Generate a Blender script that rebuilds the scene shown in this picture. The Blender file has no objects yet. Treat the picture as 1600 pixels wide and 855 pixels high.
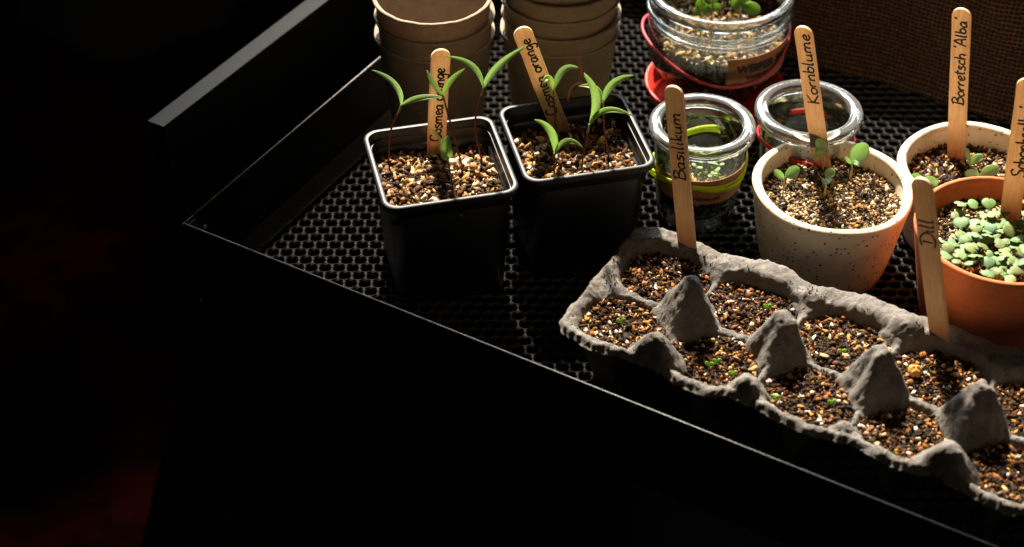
# Seedlings in pots, jars and an egg carton on a black metal tray, backlit by low sun.
# Measured positions, all in centimetres: the tray's perforated base is z = 0.
STICKS = {
    'cosmea_left': ([-4.04, 69.79, 5.75], [-3.6, 70.09, 11.98]),
    'cosmea_right': ([2.66, 71.67, 5.75], [0.43, 71.97, 12.1]),
    'basil': ([9.08, 64.47, 3.1], [7.73, 65.07, 13.11]),
    'corn': ([16.72, 70.59, 4.4], [14.77, 70.99, 12.78]),
    'borage': ([24.43, 72.19, 3.7], [23.16, 72.49, 12.93]),
    'burnet': ([24.91, 63.74, 6.2], [24.26, 64.04, 14.23]),
    'dill': ([20.74, 57.58, 3.1], [18.22, 57.78, 13.08]),
}
COSMOS = [
    {'n': 'c', 'base': [-6.49, 68.76, 5.75], 'stem': [[-6.3, 68.76, 7.73]], 'fork': [-5.66, 68.76, 9.44], 'leaves': [([-5.9, 68.46, 10.89], [-7.0, 68.36, 11.86], 0.36), ([-4.67, 68.36, 10.15], [-3.46, 68.16, 10.36], 0.36)]},
    {'n': 'c', 'base': [-2.54, 68.09, 5.75], 'stem': [[-3.14, 68.09, 8.84]], 'fork': [-3.48, 68.09, 10.49], 'leaves': [([-3.91, 68.09, 11.25], [-4.25, 68.29, 11.88], 0.34), ([-3.1, 67.89, 11.5], [-2.31, 67.79, 12.32], 0.36)]},
    {'n': 'c', 'base': [-1.55, 68.76, 5.75], 'stem': [[-1.89, 68.76, 8.01], [-1.77, 68.76, 9.25]], 'fork': [-1.46, 68.76, 10.5], 'leaves': [([-1.97, 69.06, 11.65], [-3.35, 69.36, 12.02], 0.36), ([-0.67, 68.46, 12.04], [0.76, 68.26, 13.36], 0.42)]},
    {'n': 'c', 'base': [-3.0, 66.33, 5.75], 'stem': [[-3.19, 66.33, 7.31]], 'fork': [-3.24, 66.33, 7.87], 'leaves': [([-3.54, 66.43, 8.83], [-4.07, 66.63, 9.59], 0.2), ([-3.3, 66.03, 8.72], [-3.2, 66.23, 9.36], 0.75)]},
    {'n': 'c', 'base': [2.19, 67.26, 5.75], 'stem': [[2.17, 67.26, 6.9]], 'fork': [2.19, 67.26, 7.51], 'leaves': [([1.97, 67.06, 9.01], [1.12, 66.96, 9.83], 0.48), ([2.78, 66.76, 8.63], [3.58, 66.36, 8.52], 0.36)]},
    {'n': 'c', 'base': [2.37, 71.13, 5.75], 'stem': [[2.27, 71.13, 7.41]], 'fork': [2.18, 71.13, 8.75], 'leaves': [([1.89, 70.63, 9.84], [1.59, 70.23, 9.71], 0.42), ([2.64, 71.43, 9.83], [3.48, 71.53, 9.92], 0.46)]},
    {'n': 'c', 'base': [3.6, 67.81, 5.75], 'stem': [[3.72, 67.81, 7.43]], 'fork': [3.94, 67.81, 8.92], 'leaves': [([4.23, 67.61, 10.73], [3.46, 67.81, 12.12], 0.55), ([4.75, 67.31, 10.13], [6.06, 67.01, 9.99], 0.36)]},
    {'n': 'c', 'base': [5.13, 69.11, 5.75], 'stem': [[4.79, 69.11, 7.8]], 'fork': [4.66, 69.11, 9.4], 'leaves': [([4.26, 69.51, 9.96], [3.42, 69.81, 9.92], 0.34), ([5.14, 69.11, 10.54], [6.16, 69.11, 11.04], 0.46)]},
]
CORNFLOWER = [
    {'n': 'w', 'base': [14.27, 67.93, 4.4], 'stem': [], 'fork': [14.23, 67.93, 5.41], 'leaves': [([13.95, 67.83, 5.74], [13.65, 67.83, 6.03], 0.36), ([14.63, 68.13, 5.64], [14.99, 68.23, 5.9], 0.62)]},
    {'n': 'w', 'base': [16.74, 70.25, 4.4], 'stem': [], 'fork': [16.69, 70.25, 5.33], 'leaves': [([16.46, 70.05, 5.9], [16.16, 69.95, 6.55], 0.62), ([16.29, 69.85, 5.62], [15.94, 69.65, 5.73], 0.42)]},
    {'n': 'w', 'base': [16.47, 67.93, 4.4], 'stem': [], 'fork': [16.41, 67.93, 5.37], 'leaves': [([16.64, 68.23, 5.48], [16.87, 68.33, 5.7], 0.55), ([16.36, 67.53, 5.59], [16.15, 67.23, 5.61], 0.55)]},
    {'n': 'w', 'base': [18.03, 69.27, 4.4], 'stem': [], 'fork': [18.01, 69.27, 5.34], 'leaves': [([18.33, 69.47, 5.9], [18.61, 69.47, 6.57], 0.98), ([18.0, 68.67, 5.9], [18.19, 68.37, 5.88], 0.22), ([17.67, 68.77, 5.95], [17.45, 68.67, 6.28], 0.22)]},
    {'n': 'wilt', 'base': [19.13, 67.93, 4.4], 'stem': [[18.99, 67.93, 5.37]], 'fork': [18.81, 67.93, 6.37], 'leaves': []},
]
BORAGE = [
    {'n': 'v', 'base': [24.97, 71.12, 3.75], 'stem': [], 'fork': [24.93, 71.12, 3.97], 'leaves': [([24.72, 71.12, 4.53], [24.58, 71.22, 5.01], 0.25), ([25.11, 70.92, 4.46], [25.49, 70.92, 4.63], 0.5)]},
    {'n': 'v', 'base': [25.23, 70.08, 3.75], 'stem': [], 'fork': [25.17, 70.08, 4.05], 'leaves': [([24.74, 69.98, 4.21], [24.37, 69.98, 4.17], 0.5), ([25.68, 70.18, 4.19], [26.22, 70.28, 4.38], 0.62)]},
    {'n': 'v', 'base': [22.08, 69.51, 3.75], 'stem': [], 'fork': [22.03, 69.51, 4.05], 'leaves': [([21.68, 69.51, 4.27], [21.35, 69.51, 4.44], 0.5), ([22.34, 69.31, 4.2], [22.73, 69.21, 4.02], 0.6)]},
]
CRESS = [
    [22.69, 64.06, 6.6],
    [23.81, 63.77, 6.5],
    [23.45, 63.36, 6.3],
    [22.52, 63.18, 6.3],
    [22.84, 62.94, 6.3],
    [22.16, 62.52, 6.3],
    [22.9, 62.17, 6.3],
    [24.53, 63.48, 6.3],
    [23.73, 62.58, 6.3],
    [24.06, 63.06, 6.3],
    [24.29, 62.46, 6.3],
    [23.4, 62.11, 6.3],
    [23.91, 61.76, 6.3],
    [24.2, 61.41, 6.3],
    [24.57, 61.76, 6.3],
    [22.07, 61.76, 6.3],
    [21.85, 61.41, 6.3],
    [22.61, 61.53, 6.3],
    [23.16, 61.36, 6.3],
    [21.29, 61.53, 6.3],
    [21.32, 60.95, 6.3],
    [21.01, 60.5, 6.3],
    [21.35, 60.38, 6.3],
    [21.88, 60.84, 6.3],
    [22.34, 60.61, 6.3],
    [21.72, 59.93, 6.3],
    [23.9, 60.78, 6.3],
    [24.3, 60.61, 6.3],
    [25.06, 62.58, 6.3],
    [24.8, 61.18, 6.3],
    [25.65, 64.76, 6.3],
    [25.48, 64.02, 6.3],
    [23.35, 60.27, 6.3],
    [23.71, 59.93, 6.3],
    [24.17, 60.04, 6.3],
    [24.37, 59.71, 6.3],
    [22.81, 59.48, 6.3],
    [23.29, 59.37, 6.3],
    [23.75, 59.48, 6.3],
    [23.49, 58.98, 6.3],
    [22.92, 58.98, 6.3],
    [25.62, 63.06, 6.3],
    [25.57, 62.23, 6.3],
    [25.29, 61.41, 6.3],
    [25.0, 60.5, 6.3],
    [25.01, 59.93, 6.3],
    [24.53, 59.15, 6.3],
]
SPROUTS = [
    [5.33, 59.12, 3.3],
    [9.38, 56.02, 3.3],
    [9.76, 56.2, 3.3],
    [10.43, 55.37, 3.3],
    [12.23, 53.78, 3.3],
    [14.83, 53.44, 3.3],
    [12.64, 60.16, 3.3],
    [15.82, 56.92, 3.3],
]
CLUMP = [
    [19.08, 55.57, 3.4],
]
SAGE = [
    {'base': [13.3, 82.2, 3.9], 'stem': [], 'fork': [13.36, 82.2, 7.18], 'leaves': [([13.035, 82.1, 7.435], [12.71, 82.0, 7.59], 0.75), ([13.575, 82.30000000000001, 7.444999999999999], [13.79, 82.4, 7.61], 0.8), ([13.91, 82.05000000000001, 7.1899999999999995], [14.46, 81.9, 7.1], 0.75), ([13.195, 82.35, 7.63], [13.03, 82.5, 7.98], 0.7)]},
    {'base': [11.2, 82.0, 3.9], 'stem': [], 'fork': [11.01, 82.0, 6.95], 'leaves': [([10.79, 81.9, 7.125], [10.57, 81.8, 7.2], 0.55), ([11.235, 82.0, 7.215], [11.46, 82.0, 7.38], 0.75), ([10.969999999999999, 82.1, 7.39], [10.93, 82.2, 7.73], 0.6)]},
    {'base': [11.8, 82.0, 3.9], 'stem': [], 'fork': [11.66, 82.0, 7.25], 'leaves': [([11.915, 81.95, 7.329999999999999], [12.17, 81.9, 7.31], 0.5), ([11.51, 81.95, 7.225], [11.36, 81.9, 7.1], 0.4), ([11.690000000000001, 82.1, 7.71], [11.72, 82.2, 8.07], 0.6)]},
]
HUSKS = [
    ([3.5, 67.71, 11.62], [3.42, 67.76, 12.3], [3.22, 67.81, 12.87], .22),
    ([3.54, 67.71, 11.51], [3.03, 67.66, 11.24], [2.8, 67.71, 10.43], .2),
]
import bpy, math, random
import numpy as np
from mathutils import Vector, Matrix, noise as mnoise

# ------------------------------------------------------------------ camera, light, exposure
# Everything below is written in centimetres and scaled to metres by S.
S = 0.01
sc = bpy.context.scene
COL = sc.collection
random.seed(4)
rng = np.random.default_rng(11)

cam_d = bpy.data.cameras.new('camera')
cam = bpy.data.objects.new('camera', cam_d)
COL.objects.link(cam)
cam.location = (0, 0, 56.5 * S)
cam.rotation_euler = (math.radians(90 - 40.3), 0, 0)
cam_d.sensor_width = 36
cam_d.lens = 36 * 2534 / 1600
cam_d.clip_start = 0.02
cam_d.clip_end = 60
cam_d.dof.use_dof = True
cam_d.dof.focus_distance = 0.835
cam_d.dof.aperture_fstop = 8.0
sc.camera = cam

world = bpy.data.worlds.new('World')
sc.world = world
world.use_nodes = True
world.node_tree.nodes['Background'].inputs[0].default_value = (0.55, 0.75, 1.0, 1)
world.node_tree.nodes['Background'].inputs[1].default_value = 0.003

TARGET = Vector((17.5, 66.5, 3)) * S


def aim(o, target):
    o.rotation_euler = (Vector(target) - o.location).to_track_quat('-Z', 'Y').to_euler()


def from_dir(az, el, dist):
    """az: degrees to the left of straight back; el: elevation."""
    a, e = math.radians(az), math.radians(el)
    return TARGET + Vector((-math.sin(a) * math.cos(e), math.cos(a) * math.cos(e), math.sin(e))) * dist


# low sun shaft through the window behind the tray
sun_d = bpy.data.lights.new('sun_shaft', 'SPOT')
sun_d.energy = 1600
sun_d.color = (1.0, 0.86, 0.68)
sun_d.shadow_soft_size = 0.06
sun_d.spot_size = math.radians(17.5)
sun_d.spot_blend = 0.55
sun = bpy.data.objects.new('sun_shaft', sun_d)
COL.objects.link(sun)
sun.location = from_dir(12, 49, 2.6)
aim(sun, TARGET)

# the window itself
win_d = bpy.data.lights.new('window_light', 'AREA')
win_d.shape = 'RECTANGLE'
win_d.size, win_d.size_y = 0.9, 0.7
win_d.energy = 4.2
win_d.color = (0.86, 0.94, 1.0)
win_d.spread = math.radians(40)
win = bpy.data.objects.new('window_light', win_d)
COL.objects.link(win)
win.location = from_dir(8, 38, 1.7)
aim(win, TARGET)

# warm room bounce from the front right
fil_d = bpy.data.lights.new('room_bounce', 'AREA')
fil_d.size = 0.7
fil_d.energy = 0.10
fil_d.color = (1.0, 0.76, 0.52)
fil_d.spread = math.radians(32)
fil = bpy.data.objects.new('room_bounce', fil_d)
COL.objects.link(fil)
fil.location = (0.62, 0.18, 1.15)
aim(fil, Vector((21, 68, 4)) * S)

sc.view_settings.view_transform = 'Standard'
sc.view_settings.look = 'None'
sc.view_settings.exposure = 0
sc.view_settings.gamma = 1
sc.render.engine = 'CYCLES'
sc.cycles.use_denoising = True
sc.cycles.max_bounces = 10
sc.cycles.transparent_max_bounces = 24
sc.cycles.transmission_bounces = 10
sc.cycles.caustics_refractive = False
sc.cycles.caustics_reflective = False

# ------------------------------------------------------------------ helpers


def tag(o, label=None, cat=None, group=None, kind=None):
    if label: o['label'] = label
    if cat: o['category'] = cat
    if group: o['group'] = group
    if kind: o['kind'] = kind
    return o


def thing(name, loc, label, cat, group=None, rot=0.0):
    o = bpy.data.objects.new(name, None)
    o.empty_display_size = 0.01
    o.location = Vector(loc) * S
    o.rotation_euler = (0, 0, rot)
    COL.objects.link(o)
    return tag(o, label, cat, group)


def me_new(name, V, F, mats=(), smooth=True, mat_idx=None):
    V = np.asarray(V, dtype=float) * S
    m = bpy.data.meshes.new(name)
    m.from_pydata(V.tolist(), [], [list(map(int, f)) for f in F])
    for x in (mats if isinstance(mats, (list, tuple)) else [mats]):
        m.materials.append(x)
    if mat_idx is not None:
        m.polygons.foreach_set('material_index', mat_idx)
    if smooth:
        m.polygons.foreach_set('use_smooth', [True] * len(m.polygons))
    m.update()
    return m


def part(name, me, parent=None, loc=(0, 0, 0), rot=(0, 0, 0)):
    o = bpy.data.objects.new(name, me)
    o.location = Vector(loc) * S
    o.rotation_euler = rot
    COL.objects.link(o)
    if parent is not None:
        o.parent = parent
    return o


def wpart(name, V, F, mat, parent=None, smooth=True, base=None):
    """V in world cm; the parent's base is subtracted (parents are unrotated)."""
    V = np.asarray(V, dtype=float)
    if parent is not None:
        b = np.array(parent.location) / S
        p = parent.parent
        while p is not None:
            b = b + np.array(p.location) / S
            p = p.parent
        return part(name, me_new(name, V - b, F, mat, smooth), parent)
    b = np.array(base if base is not None else V.mean(axis=0))
    return part(name, me_new(name, V - b, F, mat, smooth), None, loc=b)


def copy_tree(o, parent=None):
    c = o.copy()
    COL.objects.link(c)
    if parent is not None:
        c.parent = parent
    for ch in o.children:
        copy_tree(ch, c)
    return c


def lathe(profile, n=64, closed=False, rfun=None):
    """profile: list of (r, z) -> verts, faces. rfun(theta, r, z) may change r, z."""
    V, F = [], []
    m = len(profile)
    for i in range(n):
        a = 2 * math.pi * i / n
        for r, z in profile:
            if rfun: r, z = rfun(a, r, z)
            V.append((r * math.cos(a), r * math.sin(a), z))
    for i in range(n):
        j = (i + 1) % n
        for k in range(m if closed else m - 1):
            l = (k + 1) % m
            F.append((i * m + k, j * m + k, j * m + l, i * m + l))
    return np.array(V), F


def box(x0, x1, y0, y1, z0, z1):
    V = [(x, y, z) for x in (x0, x1) for y in (y0, y1) for z in (z0, z1)]
    F = [(0, 1, 3, 2), (4, 6, 7, 5), (0, 4, 5, 1), (2, 3, 7, 6), (0, 2, 6, 4), (1, 5, 7, 3)]
    return np.array(V, float), F


def join(parts):
    V, F, off = [], [], 0
    for v, f in parts:
        V.append(np.asarray(v, float))
        F += [tuple(i + off for i in q) for q in f]
        off += len(v)
    return np.vstack(V), F


def cr(points, n=6):
    """Catmull-Rom through points (any dimension)."""
    P = [np.array(p, float) for p in points]
    if len(P) < 3:
        return [P[0] + (P[-1] - P[0]) * t for t in np.linspace(0, 1, n + 1)]
    P = [2 * P[0] - P[1]] + P + [2 * P[-1] - P[-2]]
    out = []
    for i in range(1, len(P) - 2):
        a, b, c, d = P[i - 1:i + 3]
        for t in np.linspace(0, 1, n, endpoint=False):
            out.append(.5 * ((2 * b) + (-a + c) * t + (2 * a - 5 * b + 4 * c - d) * t * t + (-a + 3 * b - 3 * c + d) * t ** 3))
    out.append(P[-2])
    return out


def tube(pts, radii, n=8, closed=False, flat=None):
    """Tube along 3D points. flat=(normal, factor) squashes along the normal."""
    pts = [np.array(p, float) for p in pts]
    N = len(pts)
    if np.isscalar(radii): radii = [radii] * N
    V, F = [], []
    ref = np.array([0.13, 0.31, 0.94])
    if flat is not None: ref = np.array(flat[0], float)
    prev = None
    for i in range(N):
        a = pts[(i - 1) % N] if (closed or i > 0) else pts[i]
        b = pts[(i + 1) % N] if (closed or i < N - 1) else pts[i]
        t = b - a
        t = t / (np.linalg.norm(t) + 1e-9)
        if prev is not None and flat is None:
            u = prev - t * prev.dot(t)
        else:
            u = np.cross(ref, t)
        if np.linalg.norm(u) < 1e-6: u = np.cross([1, 0, 0], t)
        u /= np.linalg.norm(u)
        prev = u
        w = np.cross(t, u)
        f = 1.0 if flat is None else flat[1]
        for k in range(n):
            an = 2 * math.pi * k / n
            V.append(pts[i] + radii[i] * (math.cos(an) * u + math.sin(an) * w * f))
    for i in range(N if closed else N - 1):
        j = (i + 1) % N
        for k in range(n):
            l = (k + 1) % n
            F.append((i * n + k, i * n + l, j * n + l, j * n + k))
    if not closed:
        F.append(tuple(range(n - 1, -1, -1)))
        F.append(tuple((N - 1) * n + k for k in range(n)))
    return np.array(V), F


def nz(x, y, z, s=1.0, seed=0.0):
    return mnoise.noise(Vector((x * s + seed, y * s - seed * .7, z * s + seed * 1.3)))

# ------------------------------------------------------------------ materials


class NT:
    def __init__(self, name):
        self.m = bpy.data.materials.new(name)
        self.m.use_nodes = True
        self.t = self.m.node_tree
        self.n = self.t.nodes
        self.b = self.n['Principled BSDF']
        self.out = self.n['Material Output']

    def node(self, typ, **kw):
        nd = self.n.new(typ)
        for k, v in kw.items():
            if k.startswith('i_'):
                nd.inputs[k[2:].replace('_', ' ')].default_value = v
            else:
                setattr(nd, k, v)
        return nd

    def link(self, a, b): self.t.links.new(a, b)

    def coords(self, scale=100.0, loc=None):
        """object coordinates turned into centimetres"""
        tc = self.node('ShaderNodeTexCoord')
        mp = self.node('ShaderNodeMapping')
        mp.inputs['Scale'].default_value = (scale,) * 3 if np.isscalar(scale) else scale
        self.link(tc.outputs['Object'], mp.inputs['Vector'])
        oi = self.node('ShaderNodeObjectInfo')
        mul = self.node('ShaderNodeMath', operation='MULTIPLY')
        mul.inputs[1].default_value = 37.0
        self.link(oi.outputs['Random'], mul.inputs[0])
        add = self.node('ShaderNodeVectorMath', operation='ADD')
        self.link(mp.outputs[0], add.inputs[0])
        self.link(mul.outputs[0], add.inputs[1])
        return add.outputs[0]

    def noise(self, vec, scale, detail=4, rough=.6, dist=0.0):
        nd = self.node('ShaderNodeTexNoise')
        nd.inputs['Scale'].default_value = scale
        nd.inputs['Detail'].default_value = detail
        nd.inputs['Roughness'].default_value = rough
        nd.inputs['Distortion'].default_value = dist
        self.link(vec, nd.inputs['Vector'])
        return nd.outputs['Fac']

    def ramp(self, fac, stops, interp='LINEAR'):
        nd = self.node('ShaderNodeValToRGB')
        cr_ = nd.color_ramp
        cr_.interpolation = interp
        while len(cr_.elements) < len(stops): cr_.elements.new(.5)
        for e, (p, c) in zip(cr_.elements, stops):
            e.position = p
            e.color = (*c, 1) if len(c) == 3 else c
        self.link(fac, nd.inputs[0])
        return nd.outputs[0]

    def mix(self, fac, a, b, typ='MIX'):
        nd = self.node('ShaderNodeMix', data_type='RGBA', blend_type=typ)
        for s, v in ((nd.inputs[0], fac), (nd.inputs[6], a), (nd.inputs[7], b)):
            if isinstance(v, bpy.types.NodeSocket): self.link(v, s)
            elif np.isscalar(v): s.default_value = v
            else: s.default_value = (*v, 1)
        return nd.outputs[2]

    def bump(self, h, strength=.5, dist=.02, prev=None):
        nd = self.node('ShaderNodeBump')
        nd.inputs['Strength'].default_value = strength
        nd.inputs['Distance'].default_value = dist * S
        self.link(h, nd.inputs['Height'])
        if prev is not None: self.link(prev, nd.inputs['Normal'])
        self.link(nd.outputs[0], self.b.inputs['Normal'])
        return nd.outputs[0]

    def set(self, **kw):
        for k, v in kw.items():
            s = self.b.inputs[k.replace('_', ' ')]
            if isinstance(v, bpy.types.NodeSocket): self.link(v, s)
            elif isinstance(v, tuple): s.default_value = (*v, 1)
            else: s.default_value = v
        return self

    def translucent(self, fac, color):
        """mix the principled surface with light passing through a thin body"""
        tr = self.node('ShaderNodeBsdfTranslucent')
        if isinstance(color, bpy.types.NodeSocket): self.link(color, tr.inputs[0])
        else: tr.inputs[0].default_value = (*color, 1)
        mx = self.node('ShaderNodeMixShader')
        mx.inputs[0].default_value = fac
        self.link(self.b.outputs[0], mx.inputs[1])
        self.link(tr.outputs[0], mx.inputs[2])
        self.link(mx.outputs[0], self.out.inputs['Surface'])


def m_black_plastic():
    t = NT('black_plastic'); v = t.coords()
    f = t.noise(v, 3, 5)
    t.set(Base_Color=t.ramp(f, [(.3, (.003, .0036, .0042)), (.7, (.008, .009, .010))]),
          Roughness=t.ramp(t.noise(v, 8, 3), [(.3, (.34,) * 3), (.7, (.5,) * 3)]))
    t.bump(t.noise(v, 30, 2), .25, .01)
    return t.m


def m_steel(name='black_powder_coated_steel', rough=.42, col=.006):
    t = NT(name); v = t.coords()
    t.set(Base_Color=t.ramp(t.noise(v, 1.2, 5), [(.3, (col * .7,) * 3), (.7, (col * 1.4, col * 1.35, col * 1.3))]),
          Roughness=t.ramp(t.noise(v, 2.5, 4), [(.3, (rough * .8,) * 3), (.7, (rough * 1.25,) * 3)]))
    t.bump(t.noise(v, 22, 3, .7), .55, .02)
    return t.m


def m_pulp(name, dark, light, scale=1.0, specks=True):
    t = NT(name); v = t.coords()
    c = t.ramp(t.noise(v, 1.3 * scale, 6, .65), [(.3, dark), (.72, light)])
    fib = t.noise(v, 14 * scale, 4, .7, 1.5)
    c = t.mix(t.ramp(fib, [(.38, (0,) * 3), (.66, (.7,) * 3)]), c, tuple(x * .55 for x in dark))
    if specks:
        c = t.mix(t.ramp(t.noise(v, .55, 5, .65), [(.5, (0,) * 3), (.68, (.55,) * 3)]), c, (.085, .062, .042))
        d = t.ramp(t.noise(v, 3.2, 5, .75), [(.60, (0,) * 3), (.68, (.9,) * 3)])
        c = t.mix(d, c, (.03, .02, .013))
    t.set(Base_Color=c, Roughness=.95)
    if not specks: t.translucent(.09, (.62, .42, .28))
    b = t.bump(t.noise(v, 7 * scale, 6, .75), 1.0, .09)
    t.bump(t.noise(v, 26 * scale, 3, .7), .9, .03, b)
    return t.m


def m_ceramic():
    t = NT('speckled_stoneware'); v = t.coords()
    base = t.ramp(t.noise(v, .8, 3), [(.3, (.56, .48, .36)), (.7, (.70, .61, .47))])
    sp = t.node('ShaderNodeTexVoronoi', feature='F1'); sp.inputs['Scale'].default_value = 4.6
    wob = t.node('ShaderNodeVectorMath', operation='ADD')
    nv = t.node('ShaderNodeTexNoise'); nv.inputs['Scale'].default_value = 9
    t.link(v, nv.inputs['Vector'])
    sc_ = t.node('ShaderNodeVectorMath', operation='SCALE'); sc_.inputs['Scale'].default_value = .09
    t.link(nv.outputs['Color'], sc_.inputs[0])
    t.link(v, wob.inputs[0]); t.link(sc_.outputs[0], wob.inputs[1])
    t.link(wob.outputs[0], sp.inputs['Vector'])
    # speckle radius varies per cell
    sep = t.node('ShaderNodeSeparateColor'); t.link(sp.outputs['Color'], sep.inputs[0])
    gt = t.node('ShaderNodeMath', operation='MULTIPLY_ADD'); gt.inputs[1].default_value = .40; gt.inputs[2].default_value = -.03
    t.link(sep.outputs[0], gt.inputs[0])
    lt = t.node('ShaderNodeMath', operation='LESS_THAN'); t.link(sp.outputs['Distance'], lt.inputs[0]); t.link(gt.outputs[0], lt.inputs[1])
    g2 = t.node('ShaderNodeMath', operation='GREATER_THAN'); g2.inputs[1].default_value = .40; t.link(sep.outputs[1], g2.inputs[0])
    mu = t.node('ShaderNodeMath', operation='MULTIPLY'); t.link(lt.outputs[0], mu.inputs[0]); t.link(g2.outputs[0], mu.inputs[1])
    c = t.mix(mu.outputs[0], base, (.07, .04, .025))
    c = t.mix(t.ramp(t.noise(v, 26, 3), [(.68, (0,) * 3), (.75, (.8,) * 3)]), c, (.2, .13, .08))
    c = t.mix(t.ramp(t.noise(v, .9, 6, .7), [(.58, (0,) * 3), (.74, (.4,) * 3)]), c, (.33, .24, .16))
    t.set(Base_Color=c, Roughness=t.ramp(t.noise(v, 3, 4), [(.3, (.3,) * 3), (.7, (.5,) * 3)]), Specular_IOR_Level=.5)
    t.bump(t.noise(v, 2.2, 3), .2, .05)
    return t.m


def m_terracotta():
    t = NT('terracotta'); v = t.coords()
    c = t.ramp(t.noise(v, 1.1, 5), [(.3, (.43, .10, .028)), (.7, (.56, .155, .048))])
    c = t.mix(t.ramp(t.noise(v, 5, 6, .7), [(.55, (0,) * 3), (.8, (.35,) * 3)]), c, (.75, .42, .25))
    t.set(Base_Color=c, Roughness=.8)
    t.bump(t.noise(v, 12, 5), .35, .02)
    return t.m


def m_wood(name='birch_wood', k=1.0, tf=.40):
    t = NT(name)
    v = t.coords((100, 9, 100))
    g = t.noise(v, 7, 5, .6, .6)
    c = t.ramp(g, [(.3, (.60 * k, .42 * k, .25 * k)), (.5, (.72 * k, .54 * k, .34 * k)), (.75, (.82 * k, .66 * k, .45 * k))])
    v2 = t.coords((100, 40, 100))
    c = t.mix(t.ramp(t.noise(v2, 16, 3), [(.62, (0,) * 3), (.75, (.5,) * 3)]), c, (.36, .17, .07))
    # damp foot that wicked water up from the soil
    tc = t.node('ShaderNodeTexCoord'); sx = t.node('ShaderNodeSeparateXYZ'); t.link(tc.outputs['Object'], sx.inputs[0])
    ma = t.node('ShaderNodeMath', operation='MULTIPLY_ADD'); ma.inputs[1].default_value = 1.6; ma.inputs[2].default_value = -.8
    t.link(g, ma.inputs[0])
    m2 = t.node('ShaderNodeMath', operation='MULTIPLY_ADD'); m2.inputs[1].default_value = -38.0
    t.link(sx.outputs[1], m2.inputs[0]); m2.inputs[2].default_value = .82
    ad = t.node('ShaderNodeMath', operation='ADD', use_clamp=True); t.link(ma.outputs[0], ad.inputs[0]); t.link(m2.outputs[0], ad.inputs[1])
    c = t.mix(ad.outputs[0], c, (.30, .10, .035))
    v3 = t.coords()
    c = t.mix(t.ramp(t.noise(v3, 1.1, 4, .7), [(.5, (0,) * 3), (.8, (.45,) * 3)]), c, (.40, .25, .13))
    t.set(Base_Color=c, Roughness=.62)
    t.bump(g, .3, .02)
    t.translucent(tf, t.mix(.15, c, (1.0, .70, .40), 'MULTIPLY'))
    return t.m


def m_plain(name, col, rough=.6, bump=None, spec=.5, glow=0.0):
    t = NT(name); v = t.coords()
    t.set(Base_Color=t.ramp(t.noise(v, 2.5, 4), [(.3, tuple(c * .75 for c in col)), (.7, tuple(min(1, c * 1.2) for c in col))]),
          Roughness=rough, Specular_IOR_Level=spec)
    if bump: t.bump(t.noise(v, bump[0], 4), bump[1], bump[2])
    if glow: t.translucent(glow, col)
    return t.m


def m_crumbs(name='potting_mix'):
    t = NT(name); v = t.coords()
    at = t.node('ShaderNodeAttribute', attribute_name='tint')
    c = t.mix(t.ramp(t.noise(v, 14, 4, .7), [(.35, (0,) * 3), (.75, (.75,) * 3)]), at.outputs['Color'], (.05, .028, .014))
    t.set(Base_Color=c, Roughness=.68, Specular_IOR_Level=.12)
    t.bump(t.noise(v, 24, 3), .5, .02)
    return t.m


def m_leaf(name, a, b, trans, tf=.4, vein=None):
    t = NT(name); v = t.coords()
    c = t.ramp(t.noise(v, 2.2, 4), [(.3, a), (.7, b)])
    at = t.node('ShaderNodeAttribute', attribute_name='tint')
    c = t.mix(1.0, c, at.outputs['Color'], 'MULTIPLY')
    t.set(Base_Color=c, Roughness=.56, Specular_IOR_Level=.38)
    t.bump(t.noise(v, 9, 3), .3, .02)
    t.translucent(tf, t.mix(1.0, trans, at.outputs['Color'], 'MULTIPLY'))
    return t.m


def m_thin_glass():
    t = NT('thin_glass')
    tr = t.node('ShaderNodeBsdfTransparent'); tr.inputs[0].default_value = (.93, .96, .95, 1)
    gl = t.node('ShaderNodeBsdfGlossy'); gl.inputs['Roughness'].default_value = .04
    fr = t.node('ShaderNodeFresnel'); fr.inputs[0].default_value = 1.5
    v = t.coords()
    bp = t.node('ShaderNodeBump'); bp.inputs['Strength'].default_value = .15; bp.inputs['Distance'].default_value = .0006
    t.link(t.noise(v, .9, 2), bp.inputs['Height'])
    t.link(bp.outputs[0], gl.inputs['Normal']); t.link(bp.outputs[0], fr.inputs['Normal'])
    mx = t.node('ShaderNodeMixShader')
    t.link(fr.outputs[0], mx.inputs[0]); t.link(tr.outputs[0], mx.inputs[1]); t.link(gl.outputs[0], mx.inputs[2])
    # thin film of condensation and lime
    df = t.node('ShaderNodeBsdfTranslucent'); df.inputs[0].default_value = (.80, .86, .72, 1)
    dd = t.node('ShaderNodeBsdfDiffuse'); dd.inputs[0].default_value = (.80, .86, .76, 1)
    m3 = t.node('ShaderNodeMixShader'); m3.inputs[0].default_value = .5
    t.link(df.outputs[0], m3.inputs[1]); t.link(dd.outputs[0], m3.inputs[2])
    m4 = t.node('ShaderNodeMixShader')
    t.link(t.ramp(t.noise(v, 1.6, 6, .7), [(.35, (.01,) * 3), (.75, (.03,) * 3)]), m4.inputs[0])
    t.link(mx.outputs[0], m4.inputs[1]); t.link(m3.outputs[0], m4.inputs[2])
    t.link(m4.outputs[0], t.out.inputs['Surface'])
    t.n.remove(t.b)
    return t.m


def m_thick_glass():
    t = NT('thick_glass')
    t.set(Base_Color=(.93, .97, .96), Roughness=.06, IOR=1.5, Transmission_Weight=.93)
    v = t.coords(); t.bump(t.noise(v, 3, 2), .12, .04)
    return t.m


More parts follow.
